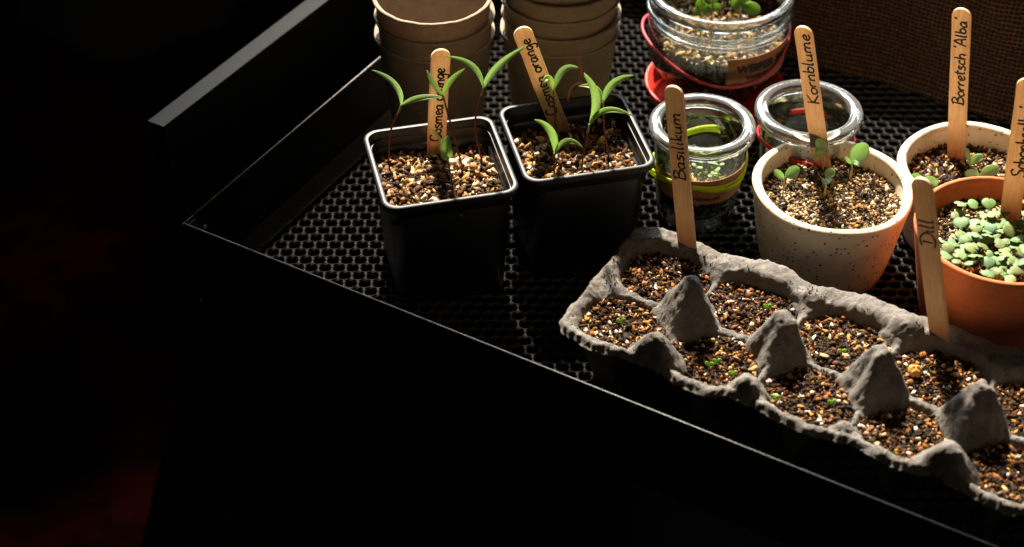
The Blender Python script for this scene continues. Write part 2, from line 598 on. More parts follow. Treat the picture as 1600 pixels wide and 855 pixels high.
def m_burlap():
    t = NT('burlap'); v = t.coords()
    sep = t.node('ShaderNodeSeparateXYZ')
    nv = t.node('ShaderNodeTexNoise'); nv.inputs['Scale'].default_value = .7; nv.inputs['Detail'].default_value = 3
    t.link(v, nv.inputs['Vector'])
    sca = t.node('ShaderNodeVectorMath', operation='SCALE'); sca.inputs['Scale'].default_value = .28; t.link(nv.outputs['Color'], sca.inputs[0])
    ad = t.node('ShaderNodeVectorMath', operation='ADD'); t.link(v, ad.inputs[0]); t.link(sca.outputs[0], ad.inputs[1])
    t.link(ad.outputs[0], sep.inputs[0])

    def wave(sock, f):
        a = t.node('ShaderNodeMath', operation='MULTIPLY'); a.inputs[1].default_value = f; t.link(sock, a.inputs[0])
        b = t.node('ShaderNodeMath', operation='SINE'); t.link(a.outputs[0], b.inputs[0])
        c = t.node('ShaderNodeMath', operation='MULTIPLY_ADD'); c.inputs[1].default_value = .5; c.inputs[2].default_value = .5
        t.link(b.outputs[0], c.inputs[0]); return c.outputs[0]
    wz = wave(sep.outputs[2], 2 * math.pi / .27)
    wx = wave(sep.outputs[0], 2 * math.pi / .27)
    mx = t.node('ShaderNodeMath', operation='MAXIMUM'); t.link(wz, mx.inputs[0])
    half = t.node('ShaderNodeMath', operation='MULTIPLY'); half.inputs[1].default_value = .8; t.link(wx, half.inputs[0]); t.link(half.outputs[0], mx.inputs[1])
    thr = t.noise(v, 3, 4)
    c1 = t.ramp(thr, [(.3, (.05, .024, .012)), (.8, (.24, .11, .045))])
    c = t.mix(t.ramp(mx.outputs[0], [(.55, (0,) * 3), (.85, (1,) * 3)]), (.008, .006, .005), c1)
    t.set(Base_Color=c, Roughness=.95)
    t.bump(mx.outputs[0], 1.0, .12)
    return t.m


def m_rug():
    t = NT('dark_red_rug'); v = t.coords()
    n1 = t.noise(v, .05, 3, .5)
    c = t.ramp(n1, [(.36, (.004, .003, .003)), (.52, (.22, .018, .007)), (.7, (.38, .045, .014))])
    c = t.mix(t.ramp(t.noise(v, .25, 3), [(.4, (0,) * 3), (.6, (.7,) * 3)]), c, (.02, .008, .006))
    t.set(Base_Color=c, Roughness=.98, Specular_IOR_Level=.1)
    t.bump(t.noise(v, 2, 3), .6, .4)
    return t.m


M = dict(
    plastic=m_black_plastic(), rimplastic=m_plain('scuffed_black_plastic', (.013, .015, .019), .50, (14, .5, .02), .34), steel=m_steel(), dull=m_plain('dull_black_steel', (.004, .004, .0045), .85, (22, .4, .02), .15), panel=m_plain('rough_black_steel', (.006, .006, .006), .78, (18, .7, .03), .32), mesh=m_plain('black_wire_steel', (.032, .031, .031), .50, (20, .5, .02), .3), strip=m_steel('lit_black_steel', .38, .05),  # strip: the same steel, its lit look put into a paler colour
    carton=m_pulp('grey_moulded_pulp', (.105, .097, .088), (.27, .25, .225)),
    cup=m_pulp('brown_moulded_pulp', (.31, .235, .165), (.48, .375, .27), 1.0, False),
    ceramic=m_ceramic(), terracotta=m_terracotta(), wood=m_wood(), wood_shaded=m_wood('shaded_birch_wood', .80, .27),  # Dill and Basilikum sticks: their shade is put into a browner wood colour
    ink=m_plain('black_marker_ink', (.006, .006, .010), .5),
    print_ink=m_plain('black_print_ink', (.008, .007, .007), .6),
    crumbs=m_crumbs(), soil=m_plain('dark_damp_humus', (.016, .010, .006), .9, (9, .9, .08)),
    cosmos=m_leaf('cosmos_leaf', (.26, .38, .15), (.42, .54, .30), (.52, .66, .32), .45),
    cornl=m_leaf('cornflower_leaf', (.26, .40, .20), (.38, .52, .31), (.46, .66, .28), .48),
    cressl=m_leaf('blue_green_cotyledon', (.14, .26, .10), (.24, .37, .18), (.28, .44, .12), .38),
    sagel=m_leaf('bright_leaf', (.16, .27, .05), (.30, .42, .12), (.40, .60, .10), .4),
    stem_red=m_plain('red_brown_stem', (.14, .030, .020), .5),
    stem_green=m_plain('pale_green_stem', (.28, .34, .09), .5),
    stem_pale=m_plain('pale_stem', (.36, .27, .12), .5),
    husk=m_plain('dry_brown_husk', (.30, .12, .06), .6), dry=m_leaf('dry_pink_brown_husk', (.30, .15, .10), (.44, .25, .18), (.45, .22, .14), .25),
    glass=m_thin_glass(), rimglass=m_thick_glass(),
    pink=m_plain('pink_rubber', (.66, .09, .13), .5, None, .4, .3), lime=m_plain('lime_rubber', (.66, .78, .02), .45, None, .4, .45),
    red=m_plain('red_rubber', (.62, .025, .02), .5, None, .4, .4), redplastic=m_plain('red_plastic', (.55, .028, .018), .42),
    kraft=m_plain('kraft_paper', (.34, .16, .085), .85, (12, .3, .02)),
    burlap=m_burlap(), rug=m_rug(),
    sack=m_plain('brown_cloth', (.55, .40, .28), .95, (3, .6, .2)),
    rosin=m_plain('yellow_bark', (.55, .30, .05), .6, (8, .6, .05)),
)


def set_tint(me, colors, domain='POINT'):
    a = me.color_attributes.new('tint', 'FLOAT_COLOR', domain)
    c = np.ones((len(colors), 4), dtype=np.float32)
    c[:, :3] = colors
    a.data.foreach_set('color', c.ravel())

# ------------------------------------------------------------------ loose particles
PHI = (1 + 5 ** .5) / 2
ICO_V = np.array([(-1, PHI, 0), (1, PHI, 0), (-1, -PHI, 0), (1, -PHI, 0), (0, -1, PHI), (0, 1, PHI), (0, -1, -PHI), (0, 1, -PHI),
                  (PHI, 0, -1), (PHI, 0, 1), (-PHI, 0, -1), (-PHI, 0, 1)]) / math.sqrt(1 + PHI * PHI)
ICO_F = np.array([(0, 11, 5), (0, 5, 1), (0, 1, 7), (0, 7, 10), (0, 10, 11), (1, 5, 9), (5, 11, 4), (11, 10, 2), (10, 7, 6), (7, 1, 8),
                  (3, 9, 4), (3, 4, 2), (3, 2, 6), (3, 6, 8), (3, 8, 9), (4, 9, 5), (2, 4, 11), (6, 2, 10), (8, 6, 7), (9, 8, 1)])

PAL_COARSE = [((.026, .014, .007), .30), ((.055, .022, .008), .19), ((.20, .085, .026), .15), ((.42, .23, .09), .12),
              ((.62, .42, .21), .10), ((.85, .77, .64), .07), ((.50, .25, .05), .03)]
PAL_FINE = [((.035, .020, .010), .17), ((.11, .052, .018), .15), ((.28, .15, .055), .17), ((.50, .33, .15), .21),
            ((.68, .52, .30), .17), ((.86, .78, .64), .10), ((.50, .27, .07), .03)]
PAL_CARTON = [((.018, .009, .004), .52), ((.06, .022, .007), .18), ((.26, .095, .022), .17), ((.46, .22, .065), .09),
              ((.66, .42, .20), .07), ((.88, .76, .64), .065), ((.50, .22, .03), .025)]
PAL_JAR = [((.04, .024, .012), .18), ((.24, .13, .045), .25), ((.42, .26, .10), .27), ((.62, .46, .22), .18), ((.8, .7, .5), .08)]
PAL_MOSS = [((.05, .06, .015), .18), ((.26, .36, .05), .28), ((.42, .52, .10), .24), ((.52, .36, .14), .18), ((.7, .6, .34), .12)]


def crumbs(name, P, sizes, pal, parent=None, base=(0, 0, 0), extra=None, label=None, cat=None, kind='stuff'):
    """P: Nx3 cm centres; one joined mesh of N irregular grains coloured per grain."""
    n = len(P)
    if extra is None: extra = 1.0
    A = rng.normal(size=(n, 3, 3))
    Q, _ = np.linalg.qr(A)
    an = np.stack([rng.uniform(.8, 1.9, n), rng.uniform(.55, 1.05, n), rng.uniform(.28, .75, n)], 1)
    fib = rng.random(n) < .14
    an[fib] = np.stack([rng.uniform(2.2, 4.2, fib.sum()), rng.uniform(.22, .4, fib.sum()), rng.uniform(.18, .3, fib.sum())], 1)
    sizes = np.where(fib, np.asarray(sizes) * .55, sizes)
    J = rng.uniform(.55, 1.32, size=(n, 12, 1))
    L_ = ICO_V[None] * J * an[:, None, :]
    V = np.einsum('nij,nkj->nki', Q, L_) * (np.asarray(sizes)[:, None, None])
    V = V + P[:, None, :] - np.array(base)[None, None, :]
    F = (ICO_F[None] + (np.arange(n) * 12)[:, None, None]).reshape(-1, 3)
    me = bpy.data.meshes.new(name)
    me.vertices.add(n * 12)
    me.vertices.foreach_set('co', (V * S).astype(np.float32).ravel())
    me.loops.add(len(F) * 3)
    me.loops.foreach_set('vertex_index', F.astype(np.int32).ravel())
    me.polygons.add(len(F))
    me.polygons.foreach_set('loop_start', (np.arange(len(F)) * 3).astype(np.int32))
    me.update(calc_edges=True)
    me.materials.append(M['crumbs'])
    cols = np.array([c for c, _ in pal]); pr_ = np.array([w for _, w in pal]); pr_ /= pr_.sum()
    idx = rng.choice(len(cols), n, p=pr_)
    # the darkest grain colour gathers in noise patches between the grit
    patchy = np.array([nz(x, y, 0, .9, 3) + .5 * nz(x, y, 0, 2.6, 8) for x, y, z in P])
    idx = np.where((patchy > .12) & (rng.random(n) < .55) & (np.asarray(sizes) < .15), 0, idx)
    idx = np.where(fib & (idx > 3), 2, idx)
    c = cols[idx] * rng.uniform(.6, 1.3, size=(n, 1)) * rng.uniform(.93, 1.07, size=(n, 3))
    set_tint(me, np.repeat(np.clip(c, 0, .9), 12, axis=0))
    o = part(name, me, parent, loc=base if parent is None else (0, 0, 0))
    return o


def grains_for(n, sampler, zfun, smin, smax, power=2.2):
    P, sz = [], []
    while len(P) < n:
        x, y = sampler()
        s = smin + (smax - smin) * random.random() ** power
        P.append((x, y, zfun(x, y) + random.uniform(-.3, .55) * s))
        sz.append(s)
    return np.array(P), np.array(sz)


def soil_bed(name, base, outline, zfun, sampler, n, pal, smin, smax, label, power=2.2):
    """soil: a dark bumpy bed with thousands of loose grains on it, one uncountable mass"""
    P, sz = grains_for(n, sampler, zfun, smin, smax, power)
    o = crumbs(name, P, sz, pal, None, base)
    # bed sheet, joined into the same mesh data
    V, F = outline
    V = np.array([(x, y, zfun(x, y) - .06) for x, y in V]) - np.array(base)
    me = o.data
    v0 = len(me.vertices); l0 = len(me.loops); p0 = len(me.polygons)
    me.vertices.add(len(V))
    co = np.empty(len(me.vertices) * 3, np.float32); me.vertices.foreach_get('co', co)
    co[v0 * 3:] = (V * S).astype(np.float32).ravel(); me.vertices.foreach_set('co', co)
    F = [tuple(i + v0 for i in f) for f in F]
    tot = sum(len(f) for f in F)
    vi = np.empty(l0 + tot, np.int32); tmp = np.empty(l0, np.int32); me.loops.foreach_get('vertex_index', tmp); vi[:l0] = tmp
    vi[l0:] = [i for f in F for i in f]
    ls = np.empty(p0, np.int32); me.polygons.foreach_get('loop_start', ls)
    me.loops.add(tot); me.polygons.add(len(F))
    me.loops.foreach_set('vertex_index', vi)
    st, k = list(ls), l0
    for f in F: st.append(k); k += len(f)
    me.polygons.foreach_set('loop_start', np.array(st, np.int32))
    me.update(calc_edges=True)
    me.materials.append(M['soil'])
    mi = np.zeros(len(me.polygons), np.int32); mi[p0:] = 1
    me.polygons.foreach_set('material_index', mi)
    me.update()
    tag(o, label, 'soil', kind='stuff')
    return o


def disc_grid(cx, cy, r, rings=14, n=40):
    V = [(cx, cy)]; F = []
    for k in range(1, rings + 1):
        for i in range(n):
            a = 2 * math.pi * i / n
            V.append((cx + r * k / rings * math.cos(a), cy + r * k / rings * math.sin(a)))
    for i in range(n):
        F.append((0, 1 + i, 1 + (i + 1) % n))
    for k in range(rings - 1):
        for i in range(n):
            a = 1 + k * n + i; b = 1 + k * n + (i + 1) % n
            F.append((a, a + n, b + n, b))
    return V, F

# ------------------------------------------------------------------ the tray frame of reference
TO = np.array([-16.95, 65.9]); TA = math.radians(-30.2)
E1 = np.array([math.cos(TA), math.sin(TA)]); E2 = np.array([-E1[1], E1[0]])
TW, TD, TH = 62.0, 37.5, 4.0


def tw(u, v, z=0.0):
    p = TO + E1 * u + E2 * v
    return (p[0], p[1], z)


def to_world(V):
    V = np.asarray(V, float)
    out = np.empty_like(V)
    out[:, :2] = TO + V[:, :1] * E1 + V[:, 1:2] * E2
    out[:, 2] = V[:, 2]
    return out


FLOOR_Z = -60.0

# ------------------------------------------------------------------ setting
g = 26
V = [(x, y, FLOOR_Z + .4 * nz(x, y, 0, .03)) for x in np.linspace(-400, 400, g) for y in np.linspace(-150, 650, g)]
F = [(i * g + j, (i + 1) * g + j, (i + 1) * g + j + 1, i * g + j + 1) for i in range(g - 1) for j in range(g - 1)]
tag(wpart('floor', V, F, m_plain('dark_floorboards', (.0025, .002, .002), .98, None, .1), base=(0, 0, FLOOR_Z)), kind='structure')
V, F = box(-230, -34, 60, 260, FLOOR_Z + .45, FLOOR_Z + 1.3)
tag(wpart('floor_rug', V, F, M['rug'], smooth=False, base=(-130, 150, FLOOR_Z + .45)), 'dark red patterned rug on the floor left of the tray, out of focus', 'rug')

# brown cloth bundle slumped on the floor, far out of focus
V, F = lathe([(0.01, 34), (2.5, 33), (4.5, 29), (5.5, 24), (8, 16), (12, 8), (15, 3), (15.5, .2), (0.01, 0.1)], 48,
             rfun=lambda a, r, z: (r * (1 + .12 * math.sin(3 * a + z * .15) + .07 * math.sin(7 * a)), z))
tag(wpart('cloth_bag', V * [1.2, 1.0, 1.0] + [-52, 196, FLOOR_Z + .4], F, M['sack'], base=(-52, 196, FLOOR_Z + .4)),
    'brown cloth bag slumped on the dark floor behind the tray, out of focus', 'bag')

# ------------------------------------------------------------------ metal tray on its stand
tray = thing('metal_tray', tw(0, 0, 0), 'large black powder coated metal tray with perforated base holding all the pots and jars', 'tray')


def tbox(u0, u1, v0, v1, z0, z1):
    V, F = box(u0, u1, v0, v1, z0, z1)
    return to_world(V), F


def sheet_wall(p0, p1, th, z0, z1, inward):
    """wall with a rounded top edge"""
    u0, v0 = p0; u1, v1 = p1
    d = np.array([u1 - u0, v1 - v0]); L_ = np.linalg.norm(d); d /= L_
    nrm = np.array([-d[1], d[0]]) * inward
    prof = [(0, z0), (0, z1 - .05), (-th * .15, z1 - .015), (-th * .5, z1), (-th * .85, z1 - .015), (-th, z1 - .05), (-th, z0)]
    V, F = [], []
    for e in (0, 1):
        for a, z in prof:
            q = np.array([u0, v0]) + d * L_ * e + nrm * a
            V.append((q[0], q[1], z))
    m = len(prof)
    for k in range(m):
        l = (k + 1) % m
        F.append((k, l, m + l, m + k))
    F.append(tuple(range(m - 1, -1, -1))); F.append(tuple(range(m, 2 * m)))
    return to_world(V), F


wpart('front_wall', *sheet_wall((0.02, 0), (TW, 0), .09, -.25, TH, 1), M['dull'], tray, smooth=False)
wpart('side_wall', *sheet_wall((0, TD), (0, 0.85), .14, -.25, TH, 1), M['dull'], tray, smooth=False)
wpart('corner_bracket', *join([sheet_wall((.06, .82), (.06, 0.02), .05, -.2, TH - .12, 1), sheet_wall((-.10, .82), (-.10, -.09), .06, -.2, TH, 1)]),
      M['steel'], tray, smooth=False)
wpart('side_wall', *sheet_wall((TW, 0), (TW, TD), .14, -.25, TH, 1), M['dull'], tray, smooth=False)
wpart('back_wall', *sheet_wall((TW, TD + .1), (0, TD + .1), .14, -.25, TH, 1), M['dull'], tray, smooth=False)
for p0, p1, r_ in (((0.02, -.045, TH + .005), (TW, -.045, TH + .005), .055), ((-.07, TD, TH + .01), (-.07, .85, TH + .01), .075)):
    V, F = tube([tw(*p0), tw(*p1)], r_, 10)
    wpart('folded_edge', V, F, M['steel'], tray)
# screw by the corner
V, F = lathe([(.001, .09), (.11, .07), (.14, .02), (.14, 0)], 16)
V = np.column_stack([V[:, 2], V[:, 0], V[:, 1]])  # faces +u
wpart('screw', to_world(V + [0.01, 1.35, 2.9]), F, m_plain('bare_steel', (.5, .5, .5), .3), tray)
# solid margin strips of the floor
MARG = 1.35
wpart('floor_strip', *tbox(0.01, MARG, .01, TD - .01, -.1, .03), M['strip'], tray, smooth=False)
wpart('floor_strip', *tbox(TW - MARG, TW - .01, .01, TD - .01, -.1, .03), M['steel'], tray, smooth=False)

# expanded mesh: hexagonal openings with raised strands
pitch = .745
ry = pitch * math.sqrt(3) / 2
V, F = [], []
R = pitch / math.sqrt(3)
cell = []          # twelve-sided ring: cell border, raised strand, lens-shaped opening
for fr, z in ((0, 0.02), (.35, .05), (1.0, -.03), (1.06, -.10)):
    for k in range(12):
        a = math.radians(30 * k)
        ro = R if k % 2 == 0 else R * .866
        psi = a + TA
        A_, B_ = .350, .288
        ri = A_ * B_ / math.sqrt((B_ * math.cos(psi)) ** 2 + (A_ * math.sin(psi)) ** 2)
        r = ro + (ri - ro) * fr
        cell.append((r * math.cos(a), r * math.sin(a), z))
cell = np.array(cell)
cf = np.array([(q * 12 + k, q * 12 + (k + 1) % 12, (q + 1) * 12 + (k + 1) % 12, (q + 1) * 12 + k) for q in range(3) for k in range(12)])
na, nb = int((TW - 2 * MARG) / ry) + 2, int(TD / pitch) + 2
Vs, Fs, cnt = [], [], 0
for i in range(na):
    for j in range(nb):
        cu = MARG + i * ry + .1
        cv = j * pitch + (i % 2) * pitch / 2
        if cu > TW - MARG - .1 or cv > TD - .25 or cv < .1 or cu < MARG: continue
        Vs.append(cell + [cu, cv, 0]); Fs.append(cf + cnt * 48); cnt += 1
V, F = np.vstack(Vs), np.vstack(Fs)
wpart('perforated_base', to_world(V), F, M['mesh'], tray, smooth=False)

stand = thing('tray_stand', tw(TW / 2, TD / 2, FLOOR_Z), 'black metal stand with four legs carrying the tray, in the dark', 'stand')
for (u, v) in ((.6, .6), (TW - .6, .6), (.6, TD - .6), (TW - .6, TD - .6)):
    wpart('leg', *tbox(u - .5, u + .5, v - .5, v + .5, FLOOR_Z + .4, -1.3), M['steel'], stand, smooth=False)
for a in ((.1, TW - .1, .1, 1.1), (.1, TW - .1, TD - 1.1, TD - .1), (.1, 1.1, 1.12, TD - 1.12), (TW - 1.1, TW - .1, 1.12, TD - 1.12)):
    wpart('crossbar', *tbox(*a, -1.28, -.26), M['steel'], stand, smooth=False)

# neighbouring black panel whose top edge catches the light
pan = thing('metal_side_panel', tw(-7.1, 20, FLOOR_Z), 'black textured metal panel edge standing left of the tray, parallel to it', 'panel')
PU0, PU1, PV0 = -7.75, -6.55, 6.25
wpart('panel_sheet', *tbox(PU0 + .02, PU1 - .06, PV0 + .02, 60, FLOOR_Z + .4, TH - .28), M['steel'], pan, smooth=False)
wpart('panel_top', *tbox(PU0, PU1 - .05, PV0, 60, TH - .27, TH), M['panel'], pan, smooth=False)
V, F = tube([tw(PU1 - .045, PV0 + .05, TH - .03), tw(PU1 - .045, 59.9, TH - .03)], .045, 10)
wpart('panel_edge', V, F, M['steel'], pan)

# burlap behind
nu, nv_ = 150, 44
V, F = [], []
for i in range(nu + 1):
    u = 9 + 53 * i / nu
    for j in range(nv_ + 1):
        t = j / nv_
        z = .15 + (5.2 + u * .125) * t
        fold = .55 * math.sin(u * .55 + .6 * math.sin(z * .25)) * (.35 + .65 * t) + .35 * math.sin(u * 1.3 + z * .35) * t + .5 * nz(u, z, 0, .22)
        vv = TD - .95 + fold * .55 - .35 * math.exp(-z * 1.2) + .10 * z
        if j == 0: z += .08 * math.sin(u * 2.1)
        V.append((u, vv, z))
for i in range(nu):
    for j in range(nv_):
        a = i * (nv_ + 1) + j; b = a + nv_ + 1
        F.append((a, b, b + 1, a + 1))
# the sheet has its own thickness
V = to_world(V)
base = tw(36, TD - 1, .1)
R_ = np.array([[math.cos(-TA), -math.sin(-TA)], [math.sin(-TA), math.cos(-TA)]])
Vl = V - np.array(base)
Vl[:, :2] = Vl[:, :2] @ R_.T
bur = part('burlap_cloth', me_new('burlap_cloth', Vl, F, M['burlap']), None, loc=base, rot=(0, 0, TA))
md = bur.modifiers.new('thickness', 'SOLIDIFY'); md.thickness = .12 * S
tag(bur, 'coarse brown burlap cloth hanging in folds along the back of the tray', 'cloth')

# ------------------------------------------------------------------ square nursery pots
def rsq(h, r, n=6):
    out = []
    for cx, cy, a0 in ((h - r, h - r, 0), (-h + r, h - r, 90), (-h + r, -h + r, 180), (h - r, -h + r, 270)):
        for k in range(n + 1):
            a = math.radians(a0 + 90 * k / n)
            out.append((cx + r * math.cos(a), cy + r * math.sin(a)))
    return out


def square_pot_meshes():
    prof = [(2.75, .8, 0.0), (2.85, .8, .05), (3.12, .85, 5.6), (3.16, .9, 6.55), (3.44, .8, 6.60), (3.50, .8, 6.68), (3.50, .8, 6.93), (3.48, .8, 6.98),
            (3.38, .74, 7.03), (3.27, .70, 7.0), (3.22, .68, 6.85), (3.18, .66, 6.05), (3.06, .66, 5.98), (3.02, .64, 5.9), (2.72, .7, .2)]
    V, F = [], []
    for h, r, z in prof:
        for x, y in rsq(h, r): V.append((x, y, z))
    m = len(rsq(1, .2))
    for i in range(len(prof) - 1):
        for k in range(m):
            l = (k + 1) % m
            F.append((i * m + k, i * m + l, (i + 1) * m + l, (i + 1) * m + k))
    # rim band faces: rows 4..9
    rim = [q for q in F if 3 * m <= q[0] < 9 * m]
    body = [q for q in F if not (3 * m <= q[0] < 9 * m)]
    body.append(tuple(range(m - 1, -1, -1)))
    body.append(tuple((len(prof) - 1) * m + k for k in range(m)))
    return np.array(V), body, rim


PV_, PB, PR = square_pot_meshes()


def compact(V, F):
    used = sorted({i for f in F for i in f}); mp = {a: b for b, a in enumerate(used)}
    return V[used], [tuple(mp[i] for i in f) for f in F]


pot_body = me_new('pot_body', *compact(PV_, PB), M['plastic'])
pot_rim = me_new('rim', *compact(PV_, PR), M['rimplastic'])
for m_ in (pot_body, pot_rim):
    pass
POTS = [((-3.72, 67.30), 13.4, 'square black plastic nursery pot with four slender seedlings, left of its twin'),
        ((3.33, 69.52), 13.0, 'square black plastic nursery pot next to the small jar with the lime rubber band')]
first = None
for (cx, cy), ang, lab in POTS:
    a = math.radians(ang)
    if first is None:
        p = thing('square_pot', (cx, cy, .03), lab, 'plant pot', 'square black nursery pots', a)
        part('pot_body', pot_body, p); part('rim', pot_rim, p)
        first = p
    else:
        p = copy_tree(first)
        p.location = Vector((cx, cy, .03)) * S; p.rotation_euler = (0, 0, a); p['label'] = lab


def square_soil(cx, cy, ang, label, seed):
    a = math.radians(ang); ca, sa = math.cos(a), math.sin(a)
    h = 2.86

    def loc(x, y): return (x - cx) * ca + (y - cy) * sa, -(x - cx) * sa + (y - cy) * ca

    def zf(x, y):
        u, v = loc(x, y)
        return 5.70 + .22 * nz(x, y, seed, .5) + .10 * nz(x, y, seed, 1.6) - .10 * v / 3 - .05 * max(0, u) / 3

    def samp():
        u, v = random.uniform(-h, h), random.uniform(-h, h)
        return cx + u * ca - v * sa, cy + u * sa + v * ca
    n = 24
    V = []
    for i in range(n + 1):
        for j in range(n + 1):
            u, v = -3.06 + 6.12 * i / n, -3.06 + 6.12 * j / n
            V.append((cx + u * ca - v * sa, cy + u * sa + v * ca))
    F = [(i * (n + 1) + j, (i + 1) * (n + 1) + j, (i + 1) * (n + 1) + j + 1, i * (n + 1) + j + 1) for i in range(n) for j in range(n)]
    return soil_bed('potting_soil', (cx, cy, 5.7), (V, F), zf, samp, 4200, PAL_COARSE, .03, .26, label, 2.7)


square_soil(-3.72, 67.30, 13.4, 'coarse brown potting mix with pale grit filling the left black pot', 1)
square_soil(3.33, 69.52, 13.0, 'coarse brown potting mix with pale grit filling the right black pot', 5)

# ------------------------------------------------------------------ speckled bowls and terracotta pot
def bowl(name, cx, cy, H_, r, rb, wall, mat, label, cat, group=None, pot=False):
    t = thing(name, (cx, cy, .03), label, cat, group)
    prof = [(.01, 0), (rb - .25, 0.0), (rb, .12)]
    for k in range(1, 9):
        s = k / 9
        prof.append((rb + (r - rb) * (s ** (.75 if not pot else .95)), .12 + (H_ - .45) * s))
    body = prof[:] + [(r, H_ - .3)]
    inner = [(r - wall, H_ - .3)]
    for k in range(8, 0, -1):
        s = k / 9
        inner.append((rb - wall + (r - rb) * (s ** (.75 if not pot else .95)), .4 + (H_ - .8) * s))
    inner.append((.01, .5))
    w = .012 if pot else .03

    def wob(a, rr, z): return rr * (1 + w * .6 * math.sin(2 * a + cx) + w * .3 * math.sin(5 * a)), z + w * .8 * math.sin(3 * a + 1) * (z / H_)
    V1, F1 = lathe(body, 96, rfun=wob)
    V2, F2 = lathe(inner, 96, rfun=wob)
    V, F = join([(V1, F1), (V2, F2)])
    part('bowl_body' if not pot else 'pot_body', me_new('body', V, F, mat), t)
    e = wall / 2 * (1.25 if not pot else 1.1)
    mid = r - wall / 2
    ring = [(mid + e * math.cos(a), H_ - .27 + (.27 if not pot else .22) * math.sin(a)) for a in np.linspace(0, math.pi, 13)]
    V, F = lathe([(r, H_ - .3)] + ring + [(r - wall, H_ - .3)], 96, rfun=wob)
    part('rim', me_new('rim', V, F, mat), t)
    return t


bowl('speckled_bowl', 16.78, 67.65, 5.3, 4.18, 3.3, .42, M['ceramic'], 'cream stoneware bowl with dark speckles, holding the cornflower stick and pairs of round leaves', 'bowl', 'speckled stoneware bowls')
bowl('speckled_bowl', 24.9, 70.0, 4.75, 4.15, 3.3, .42, M['ceramic'], 'cream speckled stoneware bowl at the right edge, behind the terracotta pot', 'bowl', 'speckled stoneware bowls')
bowl('terracotta_pot', 24.05, 61.95, 6.9, 4.3, 2.95, .30, M['terracotta'], 'round orange terracotta pot crowded with small blue green seedlings', 'plant pot', pot=True)


def round_soil(cx, cy, r, z0, pal, n, smin, smax, label, seed=0, power=2.2, slope=0.0, amp=.18):
    def zf(x, y): return z0 + amp * nz(x, y, seed, .55) + amp * .5 * nz(x, y, seed, 1.7) + slope * (y - cy)

    def samp():
        while True:
            u, v = random.uniform(-r, r), random.uniform(-r, r)
            if u * u + v * v < r * r: return cx + u, cy + v
    V, F = disc_grid(cx, cy, r + .12)
    return soil_bed('potting_soil', (cx, cy, z0), (V, F), zf, samp, n, pal, smin, smax, label, power)


round_soil(16.78, 67.65, 3.66, 4.25, PAL_FINE, 4600, .035, .15, 'fine pale gritty potting mix in the front speckled bowl', 2, 2.6)
round_soil(24.9, 70.0, 3.6, 3.55, PAL_COARSE, 2500, .045, .19, 'brown potting mix in the rear speckled bowl at the right edge', 3, 2.4)
round_soil(24.05, 61.95, 3.84, 5.72, PAL_FINE, 3000, .04, .17, 'gritty potting mix under the crowded seedlings in the terracotta pot', 4, 2.4)

# ------------------------------------------------------------------ egg carton
CU, CV = 20.4, 7.35        # carton origin in tray coordinates (start of length, middle of width)
UB = [0.1, 5.0, 9.8, 14.65, 19.35, 24.1, 28.9]
CELLS = [((UB[i] + UB[i + 1]) / 2 + (.1 if i == 0 else 0), s * 2.18) for i in range(6) for s in (-1, 1)]
ZR = 3.75
NEAR_M = {1: 1.25, 2: .75, 3: .15, 4: 1.35, 5: .8}
FAR_M = {1: .1, 2: .2, 3: .55, 4: .15, 5: .3}


def sm(x): x = min(1, max(0, x)); return x * x * (3 - 2 * x)


def carton_q(u, v):
    q = 9
    for cu, cv in CELLS:
        du, dv = abs(u - cu), abs(v - cv)
        if du > 3 or dv > 3: continue
        q = min(q, ((du / 2.36) ** 2.7 + (dv / 2.04) ** 2.7) ** (1 / 2.7))
    return q


def peak_h(u, v):
    h = -9
    for k in range(1, 6):
        du, dv = u - UB[k], v + .05 * (k % 2)
        r = math.hypot(du, dv)
        if r > 2.6: continue
        th = math.atan2(dv, du)
        r = r * (1 - .12 * math.cos(4 * th) + .04 * math.sin(3 * th + k)) + .10 * nz(u, v, k, 1.3)
        top = 5.68 + .1 * math.sin(k * 2.3)
        h = max(h, top - .34 * min(r / .55, 1) ** 2 - 2.35 * max(0, r - .52) + .36 * max(0, r - .9) ** 2 + .14 * nz(u, v, k, 2.2))
    for k in NEAR_M:
        du, dv = u - UB[k] + .1, (v + 3.75) * 1.0
        r = math.hypot(du, dv if dv > 0 else dv * 1.7)
        if r < 2.2: h = max(h, ZR + NEAR_M[k] - .25 * min(r / .5, 1) ** 2 - 1.6 * max(0, r - .5))
    for k in FAR_M:
        du, dv = u - UB[k], v - 4.15
        r = math.hypot(du * .75, dv)
        if r < 2.2: h = max(h, ZR + FAR_M[k] - .2 * min(r / .5, 1) ** 2 - 1.9 * max(0, r - .5))
    return h


def carton_h(u, v):
    q = carton_q(u, v)
    zfar = .10 * sm((v - 4.0) / .8)
    inner = sm((3.9 - abs(v)) / .9) * sm((u + .2) / .9) * sm((29.3 - u) / .9)
    zb = ZR + zfar - .48 * inner + .12 * math.sin(u * .9 + v * .3) + .10 * nz(u, v, 0, .6)
    h = zb
    if q < 1.04:
        h = zb - 3.2 * sm((1.04 - q) / .55)
    ph = peak_h(u, v)
    if ph > h:
        h = h + (ph - h) * sm((ph - h) / .15 + .3)
    return h


def edge_w(u, side):
    k = math.cos((u - .1) / 4.8 * 2 * math.pi)
    return (4.60 if side < 0 else 5.05 + .028 * max(0, min(u, 29))) - .18 * k + .16 * nz(u, side * 3, 0, .9) + .07 * nz(u, side * 5, 2, 3.0)


